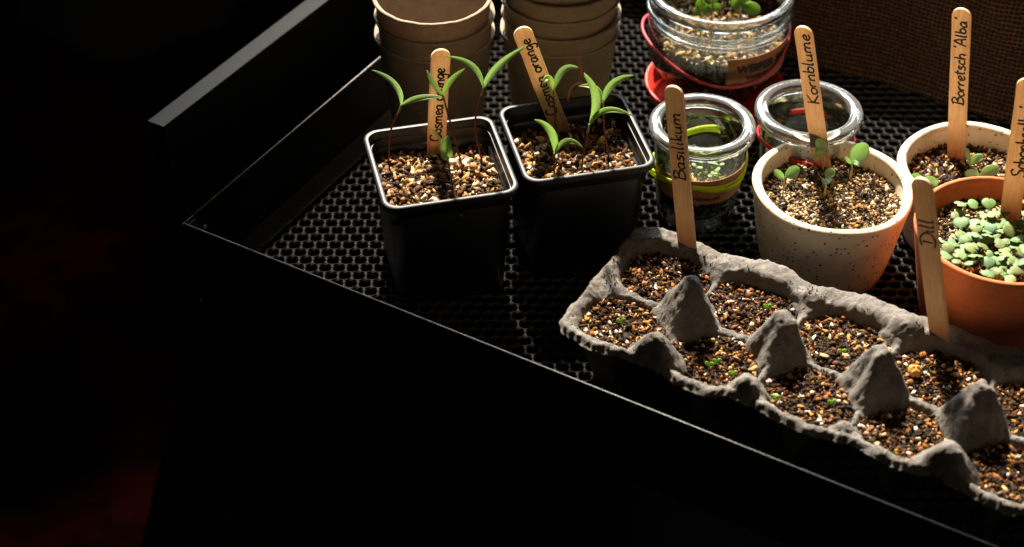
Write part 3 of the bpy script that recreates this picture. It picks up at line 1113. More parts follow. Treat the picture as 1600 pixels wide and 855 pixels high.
NU, NV = 400, 150
V, F = [], []
for i in range(NU + 1):
    s = i / NU
    u = -.35 + 29.9 * s
    corner = min(1, max(0, (u + .35) / 1.5), max(0, (29.55 - u) / 1.5))
    cut = 1.15 * (1 - math.sqrt(max(0, 1 - (1 - corner) ** 2)))
    for j in range(NV + 1):
        t = -1 + 2 * j / NV
        W = edge_w(u, 1 if t > 0 else -1) - cut
        v = t * W if t < 0 else (t * 4.6 if t * 4.6 < 4.0 else 4.0 + (t * 4.6 - 4.0) / .6 * (W - 4.0))
        uu = u + (.12 * nz(v, 3, 0, 1.1) if i == 0 else 0)
        h = carton_h(uu, v)
        e = min(W - abs(v), (u + .38) * .9, (29.58 - u) * .9)
        lip = sm((.30 - e) / .30)
        h -= .34 * lip
        n3 = .10 * nz(uu, v, h, 1.5) + .075 * nz(uu, v, h, 3.6, 7) + .05 * nz(uu, v, h, 8, 3)
        V.append((CU + uu + .05 * nz(uu, v, h, 2.1, 3) + .03 * nz(uu, v, h, 6.5, 3), CV + v + .06 * nz(uu, v, h, 2.3, 9) + .045 * nz(uu, v, h, 6.0, 5), max(.16, h + n3)))
for i in range(NU):
    for j in range(NV):
        a = i * (NV + 1) + j; b = a + NV + 1
        F.append((a, b, b + 1, a + 1))
base = tw(CU + 14.5, CV, .04)
carton = wpart('egg_carton', to_world(V), F, M['carton'], base=base)
md = carton.modifiers.new('thickness', 'SOLIDIFY'); md.thickness = .10 * S; md.offset = -1
tag(carton, 'grey moulded pulp egg carton with raised cones, its cells filled with soil', 'egg carton')

ZS = 3.02


def zc(x, y):
    return ZS + .16 * nz(x, y, 3, .7) + .07 * nz(x, y, 3, 2)


def carton_sampler():
    while True:
        cu, cv = random.choice(CELLS)
        u, v = cu + random.uniform(-2.3, 2.3), cv + random.uniform(-2.15, 2.15)
        if carton_q(u, v) < .93 and peak_h(u, v) < ZS + .1:
            p = TO + E1 * (CU + u) + E2 * (CV + v)
            return p[0], p[1]


V, F = [], []
for cu, cv in CELLS:
    gv, gf = disc_grid(0, 0, 1.0, 10, 28)
    o0 = len(V)
    for x, y in gv:
        r = math.hypot(x, y); th = math.atan2(y, x)
        k = (abs(math.cos(th)) ** 2.7 + abs(math.sin(th)) ** 2.7) ** (-1 / 2.7)
        p = TO + E1 * (CU + cu + 2.2 * k * x) + E2 * (CV + cv + 1.9 * k * y)
        V.append((p[0], p[1]))
    F += [tuple(i + o0 for i in f) for f in gf]
soil_bed('potting_soil', (base[0], base[1], ZS), (V, F), zc, carton_sampler, 18000, PAL_CARTON, .025, .18,
         'dark potting mix with orange and pale grit filling the egg carton cells', 2.7)

# stray crumbs lying on the carton rim
P, sz = [], []
while len(P) < 420:
    u, v = random.uniform(0, 29), random.uniform(-4.4, 4.4)
    if carton_q(u, v) < 1.0 or peak_h(u, v) > ZR + .5: continue
    if nz(u, v, 0, .8) < .12: continue
    if abs(v) > edge_w(u, 1 if v > 0 else -1) - .4: continue
    x, y, _ = tw(CU + u, CV + v)
    s = random.uniform(.02, .06)
    P.append((x, y, carton_h(u, v) + s * .3)); sz.append(s)
o = crumbs('spilled_soil', np.array(P), np.array(sz), [((.02, .013, .008), .8), ((.09, .04, .02), .2)], None, (base[0], base[1], ZR))
tag(o, 'dark crumbs of soil scattered along the rim of the egg carton', 'soil', kind='stuff')

# ------------------------------------------------------------------ pulp cups in two stacks
def cup_meshes(seed):
    H_, r, rb, w = 8.0, 3.38, 2.45, .12

    def wob(a, rr, z):
        f = z / H_
        return rr * (1 + .006 * math.sin(2 * a + seed)) + .018 * f * nz(math.cos(a) * 3, math.sin(a) * 3, seed, 1.6), z + (.05 * nz(math.cos(a) * 3, math.sin(a) * 3, seed, 2.2) + .02 * nz(math.cos(a) * 3, math.sin(a) * 3, seed, 9)) * (f > .9)
    body = [(.01, 0), (rb - .2, 0), (rb, .15)] + [(rb + (r - .14 - rb) * k / 12, .15 + (H_ - .35) * k / 12) for k in range(1, 13)]
    inner = [(rb + (r - .14 - rb) * k / 12 - w, .25 + (H_ - .45) * k / 12) for k in range(12, 0, -1)] + [(rb - .3, .2), (.01, .2)]
    rim = [(r - .14, H_ - .2), (r - .03, H_ - .19), (r, H_ - .12), (r - .01, H_ - .03), (r - .07, H_), (r - .18, H_ - .02), (r - .26, H_ - .1), (r - .26, H_ - .2)]
    V, F = join([lathe(body, 90, rfun=wob), lathe(inner, 90, rfun=wob)])
    V2, F2 = lathe(rim, 90, rfun=wob)
    return me_new('cup_body', V, F, M['cup']), me_new('rim', V2, F2, M['cup'])


cupm = [cup_meshes(s) for s in (1.0, 2.7, 4.9)]
ORD = ['lowest', 'second lowest', 'third from the bottom', 'fourth from the bottom', 'fifth from the bottom', 'topmost']


def cup_stack(cx, cy, n, step, side):
    for k in range(n):
        bm, rm = cupm[k % 3]
        if side == 'left':
            lab = ['lowest brown pulp cup of the short left stack', 'middle brown pulp cup of the short left stack',
                   'top brown pulp cup of the short left stack, its open inside catching light'][k]
        else:
            lab = '%s brown pulp cup of the tall stack beside the big jar' % ORD[k if k < n - 1 else 5]
        t = thing('pulp_cup', (cx + .05 * math.sin(k * 2.2), cy + .04 * math.cos(k * 3.1), .03 + k * step), lab, 'cup',
                  'brown pulp cups in the %s stack' % side, k * 1.7)
        part('cup_body', bm, t); part('rim', rm, t)


cup_stack(-4.35, 78.3, 3, 1.2, 'left')
cup_stack(2.72, 78.8, 6, 1.06, 'right')

# ------------------------------------------------------------------ jars
def wall_pos(prof, z):
    for (r0, z0), (r1, z1) in zip(prof, prof[1:]):
        if z0 <= z <= z1 and z1 > z0: return r0 + (r1 - r0) * (z - z0) / (z1 - z0)
    return prof[-1][0]


def band(parent, cx, cy, rf, zf, w, th, mat, name='rubber_band'):
    """elastic loop: rf(a) radius, zf(a) height, wobbling flat strip"""
    pts = [(cx + rf(a) * math.cos(a), cy + rf(a) * math.sin(a), zf(a)) for a in np.linspace(0, 2 * math.pi, 120, endpoint=False)]
    V, F = [], []
    n = len(pts)
    for i, p in enumerate(pts):
        a = 2 * math.pi * i / n
        o_ = np.array([math.cos(a), math.sin(a), 0])
        tw_ = .35 * math.sin(a * 2 + 1) + .2 * math.sin(a * 5)
        up = np.array([math.cos(a) * math.sin(tw_) * .3, math.sin(a) * math.sin(tw_) * .3, 1.0])
        for k in range(8):
            b = 2 * math.pi * k / 8
            V.append(np.array(p) + o_ * (th * math.cos(b) + th) + up * (w * math.sin(b)))
    for i in range(n):
        j = (i + 1) % n
        for k in range(8):
            l = (k + 1) % 8
            F.append((i * 8 + k, j * 8 + k, j * 8 + l, i * 8 + l))
    return wpart(name, V, F, mat, parent)


def paper_label(parent, cx, cy, rf, z0f, z1f, a0, a1, mat=None):
    n = 40
    V, F = [], []
    for off in (0, .025):
        for i in range(n + 1):
            a = a0 + (a1 - a0) * i / n
            for zf in (z0f, z1f):
                z = zf(a); r = rf(z) + .02 + off
                V.append((cx + r * math.cos(a), cy + r * math.sin(a), z))
    m = 2 * (n + 1)
    for i in range(n):
        F.append((2 * i, 2 * i + 1, 2 * i + 3, 2 * i + 2))
        F.append((m + 2 * i, m + 2 * i + 2, m + 2 * i + 3, m + 2 * i + 1))
        F.append((2 * i, 2 * i + 2, m + 2 * i + 2, m + 2 * i)); F.append((2 * i + 1, m + 2 * i + 1, m + 2 * i + 3, 2 * i + 3))
    F += [(0, m, m + 1, 1), (2 * n, 2 * n + 1, m + 2 * n + 1, m + 2 * n)]
    return wpart('paper_label', V, F, mat or M['kraft'], parent, smooth=False)


def print_text(parent, text, size, cx, cy, rf, zf, a_mid, weight=.02, name='lettering', thick=.012, space=1.0):
    """printed words bent round a jar; reads left to right for the viewer"""
    cu = bpy.data.curves.new('t', 'FONT'); cu.body = text; cu.size = size; cu.extrude = thick; cu.offset = weight * size
    cu.align_x = 'CENTER'; cu.align_y = 'CENTER'; cu.space_character = space
    cu.resolution_u = 3
    ob = bpy.data.objects.new('t', cu); COL.objects.link(ob)
    dg = bpy.context.evaluated_depsgraph_get()
    me = bpy.data.meshes.new_from_object(ob.evaluated_get(dg))
    bpy.data.objects.remove(ob)
    V = []
    for v in me.vertices:
        x, y, z = v.co
        a = a_mid + x / rf(zf(a_mid))
        zz = zf(a) + y
        r = rf(zz) + .052 + z
        V.append((cx + r * math.cos(a), cy + r * math.sin(a), zz))
    F = [tuple(p.vertices) for p in me.polygons]
    bpy.data.meshes.remove(me)
    return wpart(name, V, F, M['print_ink'], parent, smooth=False)


def jar(name, cx, cy, zb, outer, rim_prof, wall, label, group=None):
    t = thing(name, (cx, cy, zb), label, 'jar', group)
    inner = [(max(.01, r - wall), z + (wall * 1.6 if k == 0 else 0)) for k, (r, z) in enumerate(outer)]
    V, F = join([lathe([(.01, 0)] + outer, 96), lathe([(.01, wall * 1.6)] + [(r - wall, max(z, wall * 1.6)) for r, z in outer], 96)])
    part('glass_body', me_new('glass_body', V, F, M['glass']), t)
    rb = outer[1][0] - wall - .12
    V, F = lathe([(.01, .06), (rb, .06), (rb + .05, .3), (rb, .55), (.01, .45)], 64)
    part('glass_base', me_new('glass_base', V, F, M['rimglass']), t)
    V, F = lathe(rim_prof, 128, closed=True)
    part('rim', me_new('rim', V, F, M['rimglass']), t)
    return t


def torus_prof(r, z, a, b, n=16):
    g_ = lambda x: math.copysign(abs(x) ** .62, x)
    return [(r + a * g_(math.cos(k * 2 * math.pi / n)), z + b * g_(math.sin(k * 2 * math.pi / n))) for k in range(n)]


def jar_fill(cx, cy, z0, z1, pal, n, label):
    rf = lambda z: wall_pos(JL, z - .03) - .30
    P, sz = [], []
    while len(P) < n:
        a = random.uniform(0, 2 * math.pi)
        if random.random() < .5:
            r = rf(z1) * math.sqrt(random.random()); z = z1 + .22 * nz(cx + r * math.cos(a), cy + r * math.sin(a), 0, .8)
        else:
            z = random.uniform(z0, z1); r = rf(z)
        s = .04 + .12 * random.random() ** 2
        P.append((cx + r * math.cos(a), cy + r * math.sin(a), z)); sz.append(s)
    o = crumbs('potting_soil', np.array(P), np.array(sz), pal, None, (cx, cy, z0))
    tag(o, label, 'soil', kind='stuff')
    V, F = lathe([(.01, z0)] + [(rf(z) - .08, z) for z in np.linspace(z0 + .05, z1 - .15, 8)] + [(.01, z1 - .14)], 48)
    wpart('soil_core', V + [cx, cy, 0], F, M['soil'], o)


# small jar with lime band
JLx, JLy = 10.27, 71.9
JL = [(1.9, 0), (2.08, .12), (2.16, .5), (2.30, 2.0), (2.45, 3.6), (2.52, 4.6), (2.46, 4.95), (2.42, 5.2), (2.50, 5.5)]
jl = jar('small_glass_jar', JLx, JLy, .03, JL, torus_prof(2.54, 5.88, .36, .34), .16,
         'small clear glass jar with a lime rubber band and a printed brown paper strip')
rjl = lambda z: wall_pos(JL, z)
tint_rf = lambda z: rjl(z)
paper_label(jl, JLx, JLy, rjl, lambda a: 2.55 + .12 * math.sin(a), lambda a: 4.15 + .1 * math.sin(a + 1), math.radians(195), math.radians(395))
print_text(jl, 'Wormwood', .42, JLx, JLy, rjl, lambda a: 2.92 + .1 * math.sin(a), math.radians(268), .02)
band(jl, JLx, JLy, lambda a: 2.50 + .06 * math.sin(3 * a) + .16 * max(0, math.cos(a - 3.3)) ** 6, lambda a: 3.52 + .38 * math.sin(2 * a - .6) + .22 * math.cos(a - .4), .15, .07, M['lime'])
band(jl, JLx, JLy, lambda a: 2.53 + .03 * math.sin(2 * a) + .10 * max(0, math.cos(a - 3.4)) ** 6, lambda a: 3.82 + .28 * math.sin(2 * a - .2) + .30 * math.cos(a - .4), .07, .06, M['lime'])
jar_fill(JLx, JLy, 1.15, 3.1, PAL_MOSS, 1700, 'mossy green topped soil inside the lime banded jar')

# low jar with red band
JRx, JRy = 16.2, 73.25
jr = jar('small_glass_jar', JRx, JRy, .03, JL, torus_prof(2.58, 5.88, .37, .34), .16,
         'small clear glass jar with a red rubber band, behind the cornflower bowl')
band(jr, JRx, JRy, lambda a: 2.52 + .05 * math.sin(3 * a) + .18 * max(0, math.cos(a + .3)) ** 4, lambda a: 4.25 + .20 * math.sin(2 * a) - .12 * math.cos(a), .17, .07, M['red'])
paper_label(jr, JRx, JRy, rjl, lambda a: 2.9, lambda a: 4.5, math.radians(205), math.radians(236), m_plain('white_paper', (.75, .73, .68), .8))
jar_fill(JRx, JRy, 1.0, 3.3, PAL_MOSS[:2] + PAL_COARSE[:4], 1500, 'dark soil with tiny green plants inside the red banded jar')

# big jar on its red saucer
BJx, BJy = 12.45, 84.4
sx_, sy_ = 12.35, 83.2
V, F = lathe([(.01, .0), (3.6, 0), (3.95, .15), (4.4, 1.25), (4.5, 1.32), (4.45, 1.42), (4.31, 1.4), (3.85, .42), (3.5, .26), (.01, .26)], 96)
sau = wpart('red_saucer', V * [.94, .94, 1] + [sx_, sy_, .03], F, M['redplastic'], base=(sx_, sy_, .03))
tag(sau, 'round red plastic saucer under the big glass jar', 'saucer')
BJ = [(2.4, 0), (2.7, .15), (3.05, .6), (3.5, 1.3), (4.08, 2.3), (4.22, 3.4), (4.22, 4.7), (4.1, 5.1), (4.02, 5.3), (4.12, 5.45), (4.30, 5.6), (4.32, 5.8), (4.14, 5.95), (4.12, 6.15), (4.2, 6.3)]
bj = jar('large_glass_jar', BJx, BJy, .31, BJ, torus_prof(4.08, 6.62, .26, .33), .2,
         'large wide clear glass jar with pink rubber band and brown paper label')
V, F = lathe(torus_prof(4.24, 5.68, .14, .16, 10), 128, closed=True)
part('glass_thread', me_new('glass_thread', V, F, M['rimglass']), bj)
V, F = lathe(torus_prof(4.12, 5.12, .12, .13, 10), 128, closed=True)
part('glass_thread', me_new('glass_thread', V, F, M['rimglass']), bj)
rbj = lambda z: wall_pos(BJ, z - .31)
paper_label(bj, BJx, BJy, rbj, lambda a: 2.75, lambda a: 4.85, math.radians(272), math.radians(345))
print_text(bj, 'WEI\u00dfER SALBEI', .72, BJx, BJy, rbj, lambda a: 4.05, math.radians(314), .045, space=1.05)
print_text(bj, 'WHITE SAGE', .33, BJx, BJy, rbj, lambda a: 3.38, math.radians(302), .03)
band(bj, BJx, BJy, lambda a: 4.24 + .02 * math.sin(3 * a) + .28 * max(0, math.cos(a - 3.3)) ** 8, lambda a: 3.72 + .95 * math.cos(2 * (a - .12)) * .9 + .10 * math.sin(3 * a), .11, .08, M['pink'])
# soil fills the jar, seen through the glass
P, sz = [], []
while len(P) < 3200:
    a = random.uniform(0, 2 * math.pi); z = random.uniform(.75, 4.35)
    if random.random() < .35:
        r = (rbj(4.3) - .35) * math.sqrt(random.random()); z = 4.25 + .1 * random.random()
    else:
        if math.sin(a) > .35 and random.random() < .8: continue
        r = rbj(z) - .34
    s = .05 + .15 * random.random() ** 2
    P.append((BJx + r * math.cos(a), BJy + r * math.sin(a), z)); sz.append(s)
o = crumbs('potting_soil', np.array(P), np.array(sz), PAL_JAR, None, (BJx, BJy, .7))
tag(o, 'golden brown gritty soil inside the large glass jar', 'soil', kind='stuff')
V, F = lathe([(.01, .7)] + [(rbj(z) - .42, z) for z in np.linspace(.75, 4.2, 12)] + [(.01, 4.22)], 64)
wpart('soil_core', V + [BJx, BJy, 0], F, M['soil'], o)

# ------------------------------------------------------------------ handwriting on sticks
GL = {
    'C': (.75, [[(.68, .82), (.5, .98), (.2, .85), (.06, .45), (.2, .08), (.48, .0), (.72, .2)]]),
    'o': (.55, [[(.28, .5), (.08, .38), (.08, .12), (.26, 0), (.46, .12), (.46, .38), (.28, .5), (.2, .46)]]),
    's': (.48, [[(.42, .5), (.2, .52), (.1, .38), (.3, .26), (.4, .12), (.22, -.02), (.02, .04)]]),
    'm': (.85, [[(.06, .5), (.08, 0)], [(.08, .3), (.2, .5), (.36, .42), (.36, .02)], [(.36, .3), (.5, .5), (.68, .42), (.68, .06), (.8, .02)]]),
    'n': (.55, [[(.06, .5), (.08, 0)], [(.08, .28), (.24, .5), (.42, .42), (.42, .06), (.52, .02)]]),
    'r': (.42, [[(.06, .5), (.08, 0)], [(.08, .28), (.2, .48), (.38, .46)]]),
    'e': (.5, [[(.06, .22), (.3, .28), (.42, .4), (.28, .52), (.1, .4), (.08, .14), (.24, 0), (.46, .08)]]),
    'a': (.58, [[(.42, .46), (.22, .5), (.06, .3), (.1, .04), (.28, .02), (.42, .3), (.44, .48)], [(.44, .46), (.44, .08), (.54, 0)]]),
    'g': (.55, [[(.42, .44), (.22, .5), (.06, .3), (.12, .06), (.3, .06), (.42, .3)], [(.44, .48), (.44, -.2), (.28, -.42), (.04, -.32)]]),
    'B': (.72, [[(.12, 1.0), (.1, 0)], [(-.04, .88), (.3, 1.0), (.58, .8), (.34, .54), (.14, .5)], [(.2, .52), (.6, .44), (.62, .12), (.3, -.02), (-.02, .04)]]),
    'i': (.28, [[(.1, .5), (.1, .05), (.22, 0)], [(.11, .72), (.13, .76)]]),
    'l': (.3, [[(.1, 1.0), (.08, .1), (.22, 0)]]),
    'k': (.5, [[(.08, 1.0), (.08, 0)], [(.4, .5), (.1, .24), (.44, 0)]]),
    'u': (.58, [[(.06, .5), (.06, .12), (.22, 0), (.4, .12), (.42, .5)], [(.42, .3), (.44, .06), (.54, 0)]]),
    'K': (.68, [[(.1, 1.0), (.1, -.04)], [(.62, .95), (.12, .46), (.66, -.02)]]),
    'b': (.55, [[(.08, 1.0), (.08, .04)], [(.08, .34), (.28, .5), (.46, .3), (.32, .02), (.08, .06)]]),
    't': (.42, [[(.18, .85), (.16, .1), (.34, 0)], [(0, .56), (.38, .6)]]),
    'c': (.46, [[(.42, .42), (.24, .52), (.06, .3), (.14, .04), (.42, .06)]]),
    'h': (.56, [[(.08, 1.0), (.08, 0)], [(.08, .28), (.26, .5), (.44, .4), (.44, .04), (.52, 0)]]),
    'A': (.72, [[(.02, 0), (.34, 1.0), (.62, 0)], [(.12, .36), (.56, .38)]]),
    'S': (.66, [[(.62, .86), (.4, 1.0), (.12, .84), (.2, .56), (.5, .4), (.5, .1), (.22, -.04), (0, .1)]]),
    'D': (.85, [[(.3, .82), (.28, .12)], [(.02, .92), (.45, 1.0), (.82, .62), (.74, .16), (.4, -.04), (0, .04)]]),
    "'": (.26, [[(.16, 1.05), (.08, .82)]]),
    ' ': (.34, []),
}


def write(stick, text, y0, y1, height, shift=0.0, name='lettering', w=.053, zt=.105, seed=1):
    rs = random.Random(seed)
    tot = sum(GL[c][0] for c in text)
    k = (y1 - y0) / tot
    parts, x = [], 0
    for c in text:
        adv, strokes = GL[c]
        jy = rs.uniform(-.03, .03)
        for st in strokes:
            pts = []
            for gx, gy in st:
                along = y0 + (x + gx) * k + rs.uniform(-.004, .004)
                across = -(gy + jy + rs.uniform(-.012, .012)) * height + shift
                pts.append((across, along, zt))
            pts = cr(pts, 5)
            rad = [w * (1 + .16 * math.sin(i * .7 + seed)) for i in range(len(pts))]
            parts.append(tube(pts, rad, 8, flat=((0, 0, 1), .22)))
        x += adv
    V, F = join(parts)
    return part(name, me_new(name, V, F, M['ink']), stick)


def stick_mesh(L_, mat, w=.5, th=.2):
    """a rounded craft stick from y=-0.7 (in the soil) to y=L_"""
    out = []
    for k in range(17):
        a = math.pi * k / 16
        out.append((w * math.cos(a), L_ - w * .92 + w * .92 * math.sin(a)))
    for t in np.linspace(1, 0, 9)[1:]:
        out.append((-w + .012 * math.sin(t * 9), -.7 + (L_ - .46 + .7) * t))
    for t in np.linspace(0, 1, 9)[:-1]:
        out.append((w + .012 * math.sin(t * 7 + 1), -.7 + (L_ - .46 + .7) * t))
    # profile through the thickness: slight bevel
    rings = [(.94, -th / 2), (1.0, -th / 2 + .03), (1.0, th / 2 - .03), (.95, th / 2)]
    V, F = [], []
    n = len(out)
    cy = L_ / 2
    for s, z in rings:
        d = (1 - s) * w
        for x, y in out:
            xx = x - math.copysign(min(abs(x), d), x) if abs(x) > 1e-6 else x
            yy = y - d if y > L_ - w else y
            V.append((xx, yy, z))
    for i in range(3):
        for k in range(n):
            l = (k + 1) % n
            F.append((i * n + k, i * n + l, (i + 1) * n + l, (i + 1) * n + k))
    F.append(tuple(range(n - 1, -1, -1))); F.append(tuple(3 * n + k for k in range(n)))
    return me_new('stick_body', V, F, mat, smooth=False)


def make_stick(key, yaw, label, text, y0, y1, height, shift, seed):
    B, T_ = (np.array(p) for p in STICKS[key])
    Y = T_ - B; L_ = float(np.linalg.norm(Y)); Y /= L_
    n0 = np.array([-B[0], -B[1], 0.0]); n0 /= np.linalg.norm(n0)
    a = math.radians(yaw)
    N = np.array([n0[0] * math.cos(a) - n0[1] * math.sin(a), n0[0] * math.sin(a) + n0[1] * math.cos(a), 0])
    N = N - Y * N.dot(Y); N /= np.linalg.norm(N)
    X = np.cross(Y, N)
    o = bpy.data.objects.new('plant_label_stick', None)
    o.empty_display_size = .01
    COL.objects.link(o)
    o.matrix_world = Matrix(((X[0], Y[0], N[0], B[0] * S), (X[1], Y[1], N[1], B[1] * S), (X[2], Y[2], N[2], B[2] * S), (0, 0, 0, 1)))
    tag(o, label, 'plant label', 'wooden plant label sticks')
    part('stick_body', stick_mesh(L_, M['wood_shaded'] if key in ('dill', 'basil') else M['wood']), o)
    write(o, text, y0, y1, height, shift, seed=seed)


make_stick('cosmea_left', 8, 'wooden stick handwritten Cosmea orange, upright behind leaves in the left black pot', 'Cosmea orange', .75, 5.2, .62, .22, 1)
make_stick('cosmea_right', 10, 'wooden stick handwritten Cosmea orange, leaning left in the right black pot', 'Cosmea orange', 1.2, 6.05, .60, .22, 2)
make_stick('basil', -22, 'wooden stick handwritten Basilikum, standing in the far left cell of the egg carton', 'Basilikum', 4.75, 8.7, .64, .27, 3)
make_stick('corn', -20, 'wooden stick handwritten Kornblume, standing in the front speckled bowl', 'Kornblume', 3.95, 8.25, .66, .36, 4)
make_stick('borage', -14, "wooden stick handwritten Borretsch 'Alba', standing in the rear speckled bowl", "Borretsch 'Alba'", 3.5, 8.85, .62, .32, 5)
make_stick('burnet', 4, "wooden stick handwritten Schonksalbe, cut by the right edge of the photo", "Schonksalbe'", 2.5, 6.6, .66, .45, 6)
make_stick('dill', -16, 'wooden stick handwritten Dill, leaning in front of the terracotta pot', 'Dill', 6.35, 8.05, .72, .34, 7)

# ------------------------------------------------------------------ seedlings
def nrm(v): v = np.asarray(v, float); return v / (np.linalg.norm(v) + 1e-9)


CAMP = np.array([0, 0, 56.5])


def leaf(P0, M_, P2, w, shape='lance', fold=.25, roll=0.0, n=12, m=4, th=.018, cup=0.0, side=None):
    P0, M_, P2 = (np.array(p, float) for p in (P0, M_, P2))
    P1 = 2 * M_ - (P0 + P2) / 2
    V, F = [], []
    rows = []
    for i in range(n + 1):
        t = i / n
        c = (1 - t) ** 2 * P0 + 2 * t * (1 - t) * P1 + t * t * P2
        tg = nrm(2 * (1 - t) * (P1 - P0) + 2 * t * (P2 - P1))
        if side is None:
            sd = nrm(np.cross(nrm(CAMP - c), tg))
        else:
            sd = nrm(np.array(side) - tg * np.dot(side, tg))
        up = nrm(np.cross(tg, sd))
        sd2 = sd * math.cos(roll) + up * math.sin(roll)
        up2 = nrm(np.cross(tg, sd2))
        if shape == 'lance':
            ww = w / 2 * max(.10 * (1 - t) + .0, (math.sin(math.pi * min(1, t ** .85 * .985 + .0)) ** .75))
            ww = ww * (1 if t < .97 else .5)
        elif shape == 'oval':
            ww = w / 2 * max(.16 * (1 - t), math.sqrt(max(0, 1 - ((t - .56) / .46) ** 2)) if t > .1 else .16)
        else:  # heart: widest beyond the middle with a notch at the tip
            ww = w / 2 * max(.14 * (1 - t), math.sqrt(max(0, 1 - ((t - .58) / .455) ** 2)) if t > .12 else .16)
        for side_ in (1, -1):
            for j in range(m + 1):
                s = -1 + 2 * j / m
                pos = c + sd2 * ww * s + up2 * (fold * abs(s) * ww + cup * (s * s) * ww) + up2 * side_ * th / 2 * (1 - .6 * abs(s))
                if shape == 'heart' and t > .8:
                    pos = pos - tg * w * .15 * math.exp(-(s / .35) ** 2) * ((t - .8) / .2) ** 1.5
                V.append(pos)
    k2 = 2 * (m + 1)
    for i in range(n):
        for j in range(m):
            a = i * k2 + j; b = (i + 1) * k2 + j
            F.append((a, b, b + 1, a + 1))
            a += m + 1; b += m + 1
            F.append((a, a + 1, b + 1, b))
        a = i * k2; b = (i + 1) * k2
        F.append((a, a + m + 1, b + m + 1, b)); F.append((a + m, b + m, b + 2 * m + 1, a + 2 * m + 1))
    F.append(tuple(range(m + 1)) + tuple(range(2 * m + 1, m, -1)))
    e = n * k2
    F.append(tuple(e + m + 1 + j for j in range(m + 1)) + tuple(e + m - j for j in range(m + 1)))
    return np.array(V), F


def add_leaf(parent, V, F, mat, tint=(1, 1, 1), name='leaf', label=None):
    o = wpart(name, V, F, mat, parent)
    if mat in (M['cosmos'], M['cornl'], M['cressl'], M['sagel'], M['dry']):
        set_tint(o.data, np.tile(np.array(tint, float), (len(V), 1)))
    if label: o['label'] = label
    return o


def stem(parent, pts, r0, r1, mat, name='stem'):
    pts = cr(pts, 6)
    n = len(pts)
    V, F = tube(pts, [r0 + (r1 - r0) * i / (n - 1) for i in range(n)], 8)
    return wpart(name, V, F, mat, parent)


COSMOS_LAB = [
    'slender seedling with two arching narrow leaves, leftmost in the left black pot',
    'slender seedling forking in front of the Cosmea stick in the left black pot',
    'tallest seedling of the left black pot, its long leaf reaching toward the leaning stick',
    'short seedling with a broad folded leaf at the front of the left black pot',
    'short seedling with two drooping leaves, front left in the right black pot',
    'seedling with a small drooping leaf beside the leaning stick in the right black pot',
    'seedling with one broad upright leaf and one level leaf in the right black pot',
    'seedling with an arching leaf reaching right, rearmost in the right black pot']
for i, p in enumerate(COSMOS):
    t = thing('cosmos_seedling', p['base'], COSMOS_LAB[i], 'seedling', 'seedlings in the square black pots')
    B, Fk = np.array(p['base']), np.array(p['fork'])
    pts = [B - [0, 0, .25]] + [B] + [np.array(s) for s in p['stem']] + [Fk]
    # the stem turns from red at the foot to green under the fork
    up = Fk - np.array(pts[-2])
    cut = Fk - nrm(up) * min(.45, np.linalg.norm(up) * .5)
    stem(t, pts[:-1] + [cut], .058, .048, M['stem_red'])
    stem(t, [cut - nrm(up) * .02, (cut + Fk) / 2, Fk + nrm(up) * .03], .045, .062, M['stem_green'], 'stem_tip')
    for q, (mid, tip, w) in enumerate(p['leaves']):
        g_ = random.uniform(.8, 1.15)
        V, F = leaf(Fk, mid, tip, w * .88, 'lance', fold=.45 if w < .7 else .7, roll=random.uniform(-.35, .35), n=18, m=6)
        add_leaf(t, V, F, M['cosmos'], (g_, g_, g_ * random.uniform(.7, 1.2)))
    if i == 6:
        a, b, c = np.array((4.05, 71.6, 0)), 0, 0
HUSK = None

def husk(parent, pts, w):
    P = [np.array(x) for x in pts]
    V, F = leaf(P[0], P[1], P[2], w, 'lance', fold=.9, n=10, m=4)
    add_leaf(parent, V, F, M['dry'], (1, 1, 1), 'withered_leaf')

# the dry brown seed coat caught on the broad leaf
hk = thing('dry_seed_husk', HUSKS[0][0], 'curled dry brown husk caught between leaves above the right black pot', 'husk')
for a, b, c, w in HUSKS:
    husk(hk, (a, b, c), w)

CORN_LAB = ['seedling with one rounded leaf and one small leaf, leftmost in the front speckled bowl',
            'seedling with stacked oval leaves right beside the Kornblume stick',
            'smallest pair of round leaves in the middle of the front speckled bowl',
            'seedling with the largest round leaf in the front speckled bowl',
            'leafless wilted stem at the right side of the front speckled bowl']
for i, p in enumerate(CORNFLOWER):
    t = thing('cornflower_seedling', p['base'], CORN_LAB[i], 'seedling', 'seedlings in the front speckled bowl')
    B, Fk = np.array(p['base']), np.array(p['fork'])
    wilt = i == 4
    stem(t, [B - [0, 0, .2], B, (B + Fk) / 2 + [.04, 0, 0]] + [Fk], .045 if not wilt else .03, .055 if not wilt else .02, M['stem_pale'] if not wilt else M['husk'])
    for mid, tip, w in p['leaves']:
        V, F = leaf(Fk, mid, tip, w, 'oval', fold=.12, roll=random.uniform(-.25, .25), n=16, m=6, cup=.15)
        g_ = random.uniform(.9, 1.12)
        add_leaf(t, V, F, M['cornl'], (g_, g_, g_))
BOR_LAB = ['seedling with one upright narrow leaf and one oval leaf beside the Borretsch stick',
           'low seedling with two oval leaves peeking over the terracotta rim',
           'pale low seedling half hidden behind the Dill stick']
for i, p in enumerate(BORAGE):
    t = thing('borage_seedling', p['base'], BOR_LAB[i], 'seedling', 'seedlings in the rear speckled bowl')
    B, Fk = np.array(p['base']), np.array(p['fork'])
    stem(t, [B - [0, 0, .2], (B + Fk) / 2, Fk], .05, .06, M['stem_green'])
    for mid, tip, w in p['leaves']:
        V, F = leaf(Fk, mid, tip, w, 'oval', fold=.12, roll=random.uniform(-.25, .25), n=16, m=6, cup=.1)
        add_leaf(t, V, F, M['cornl'], (1, 1, 1))

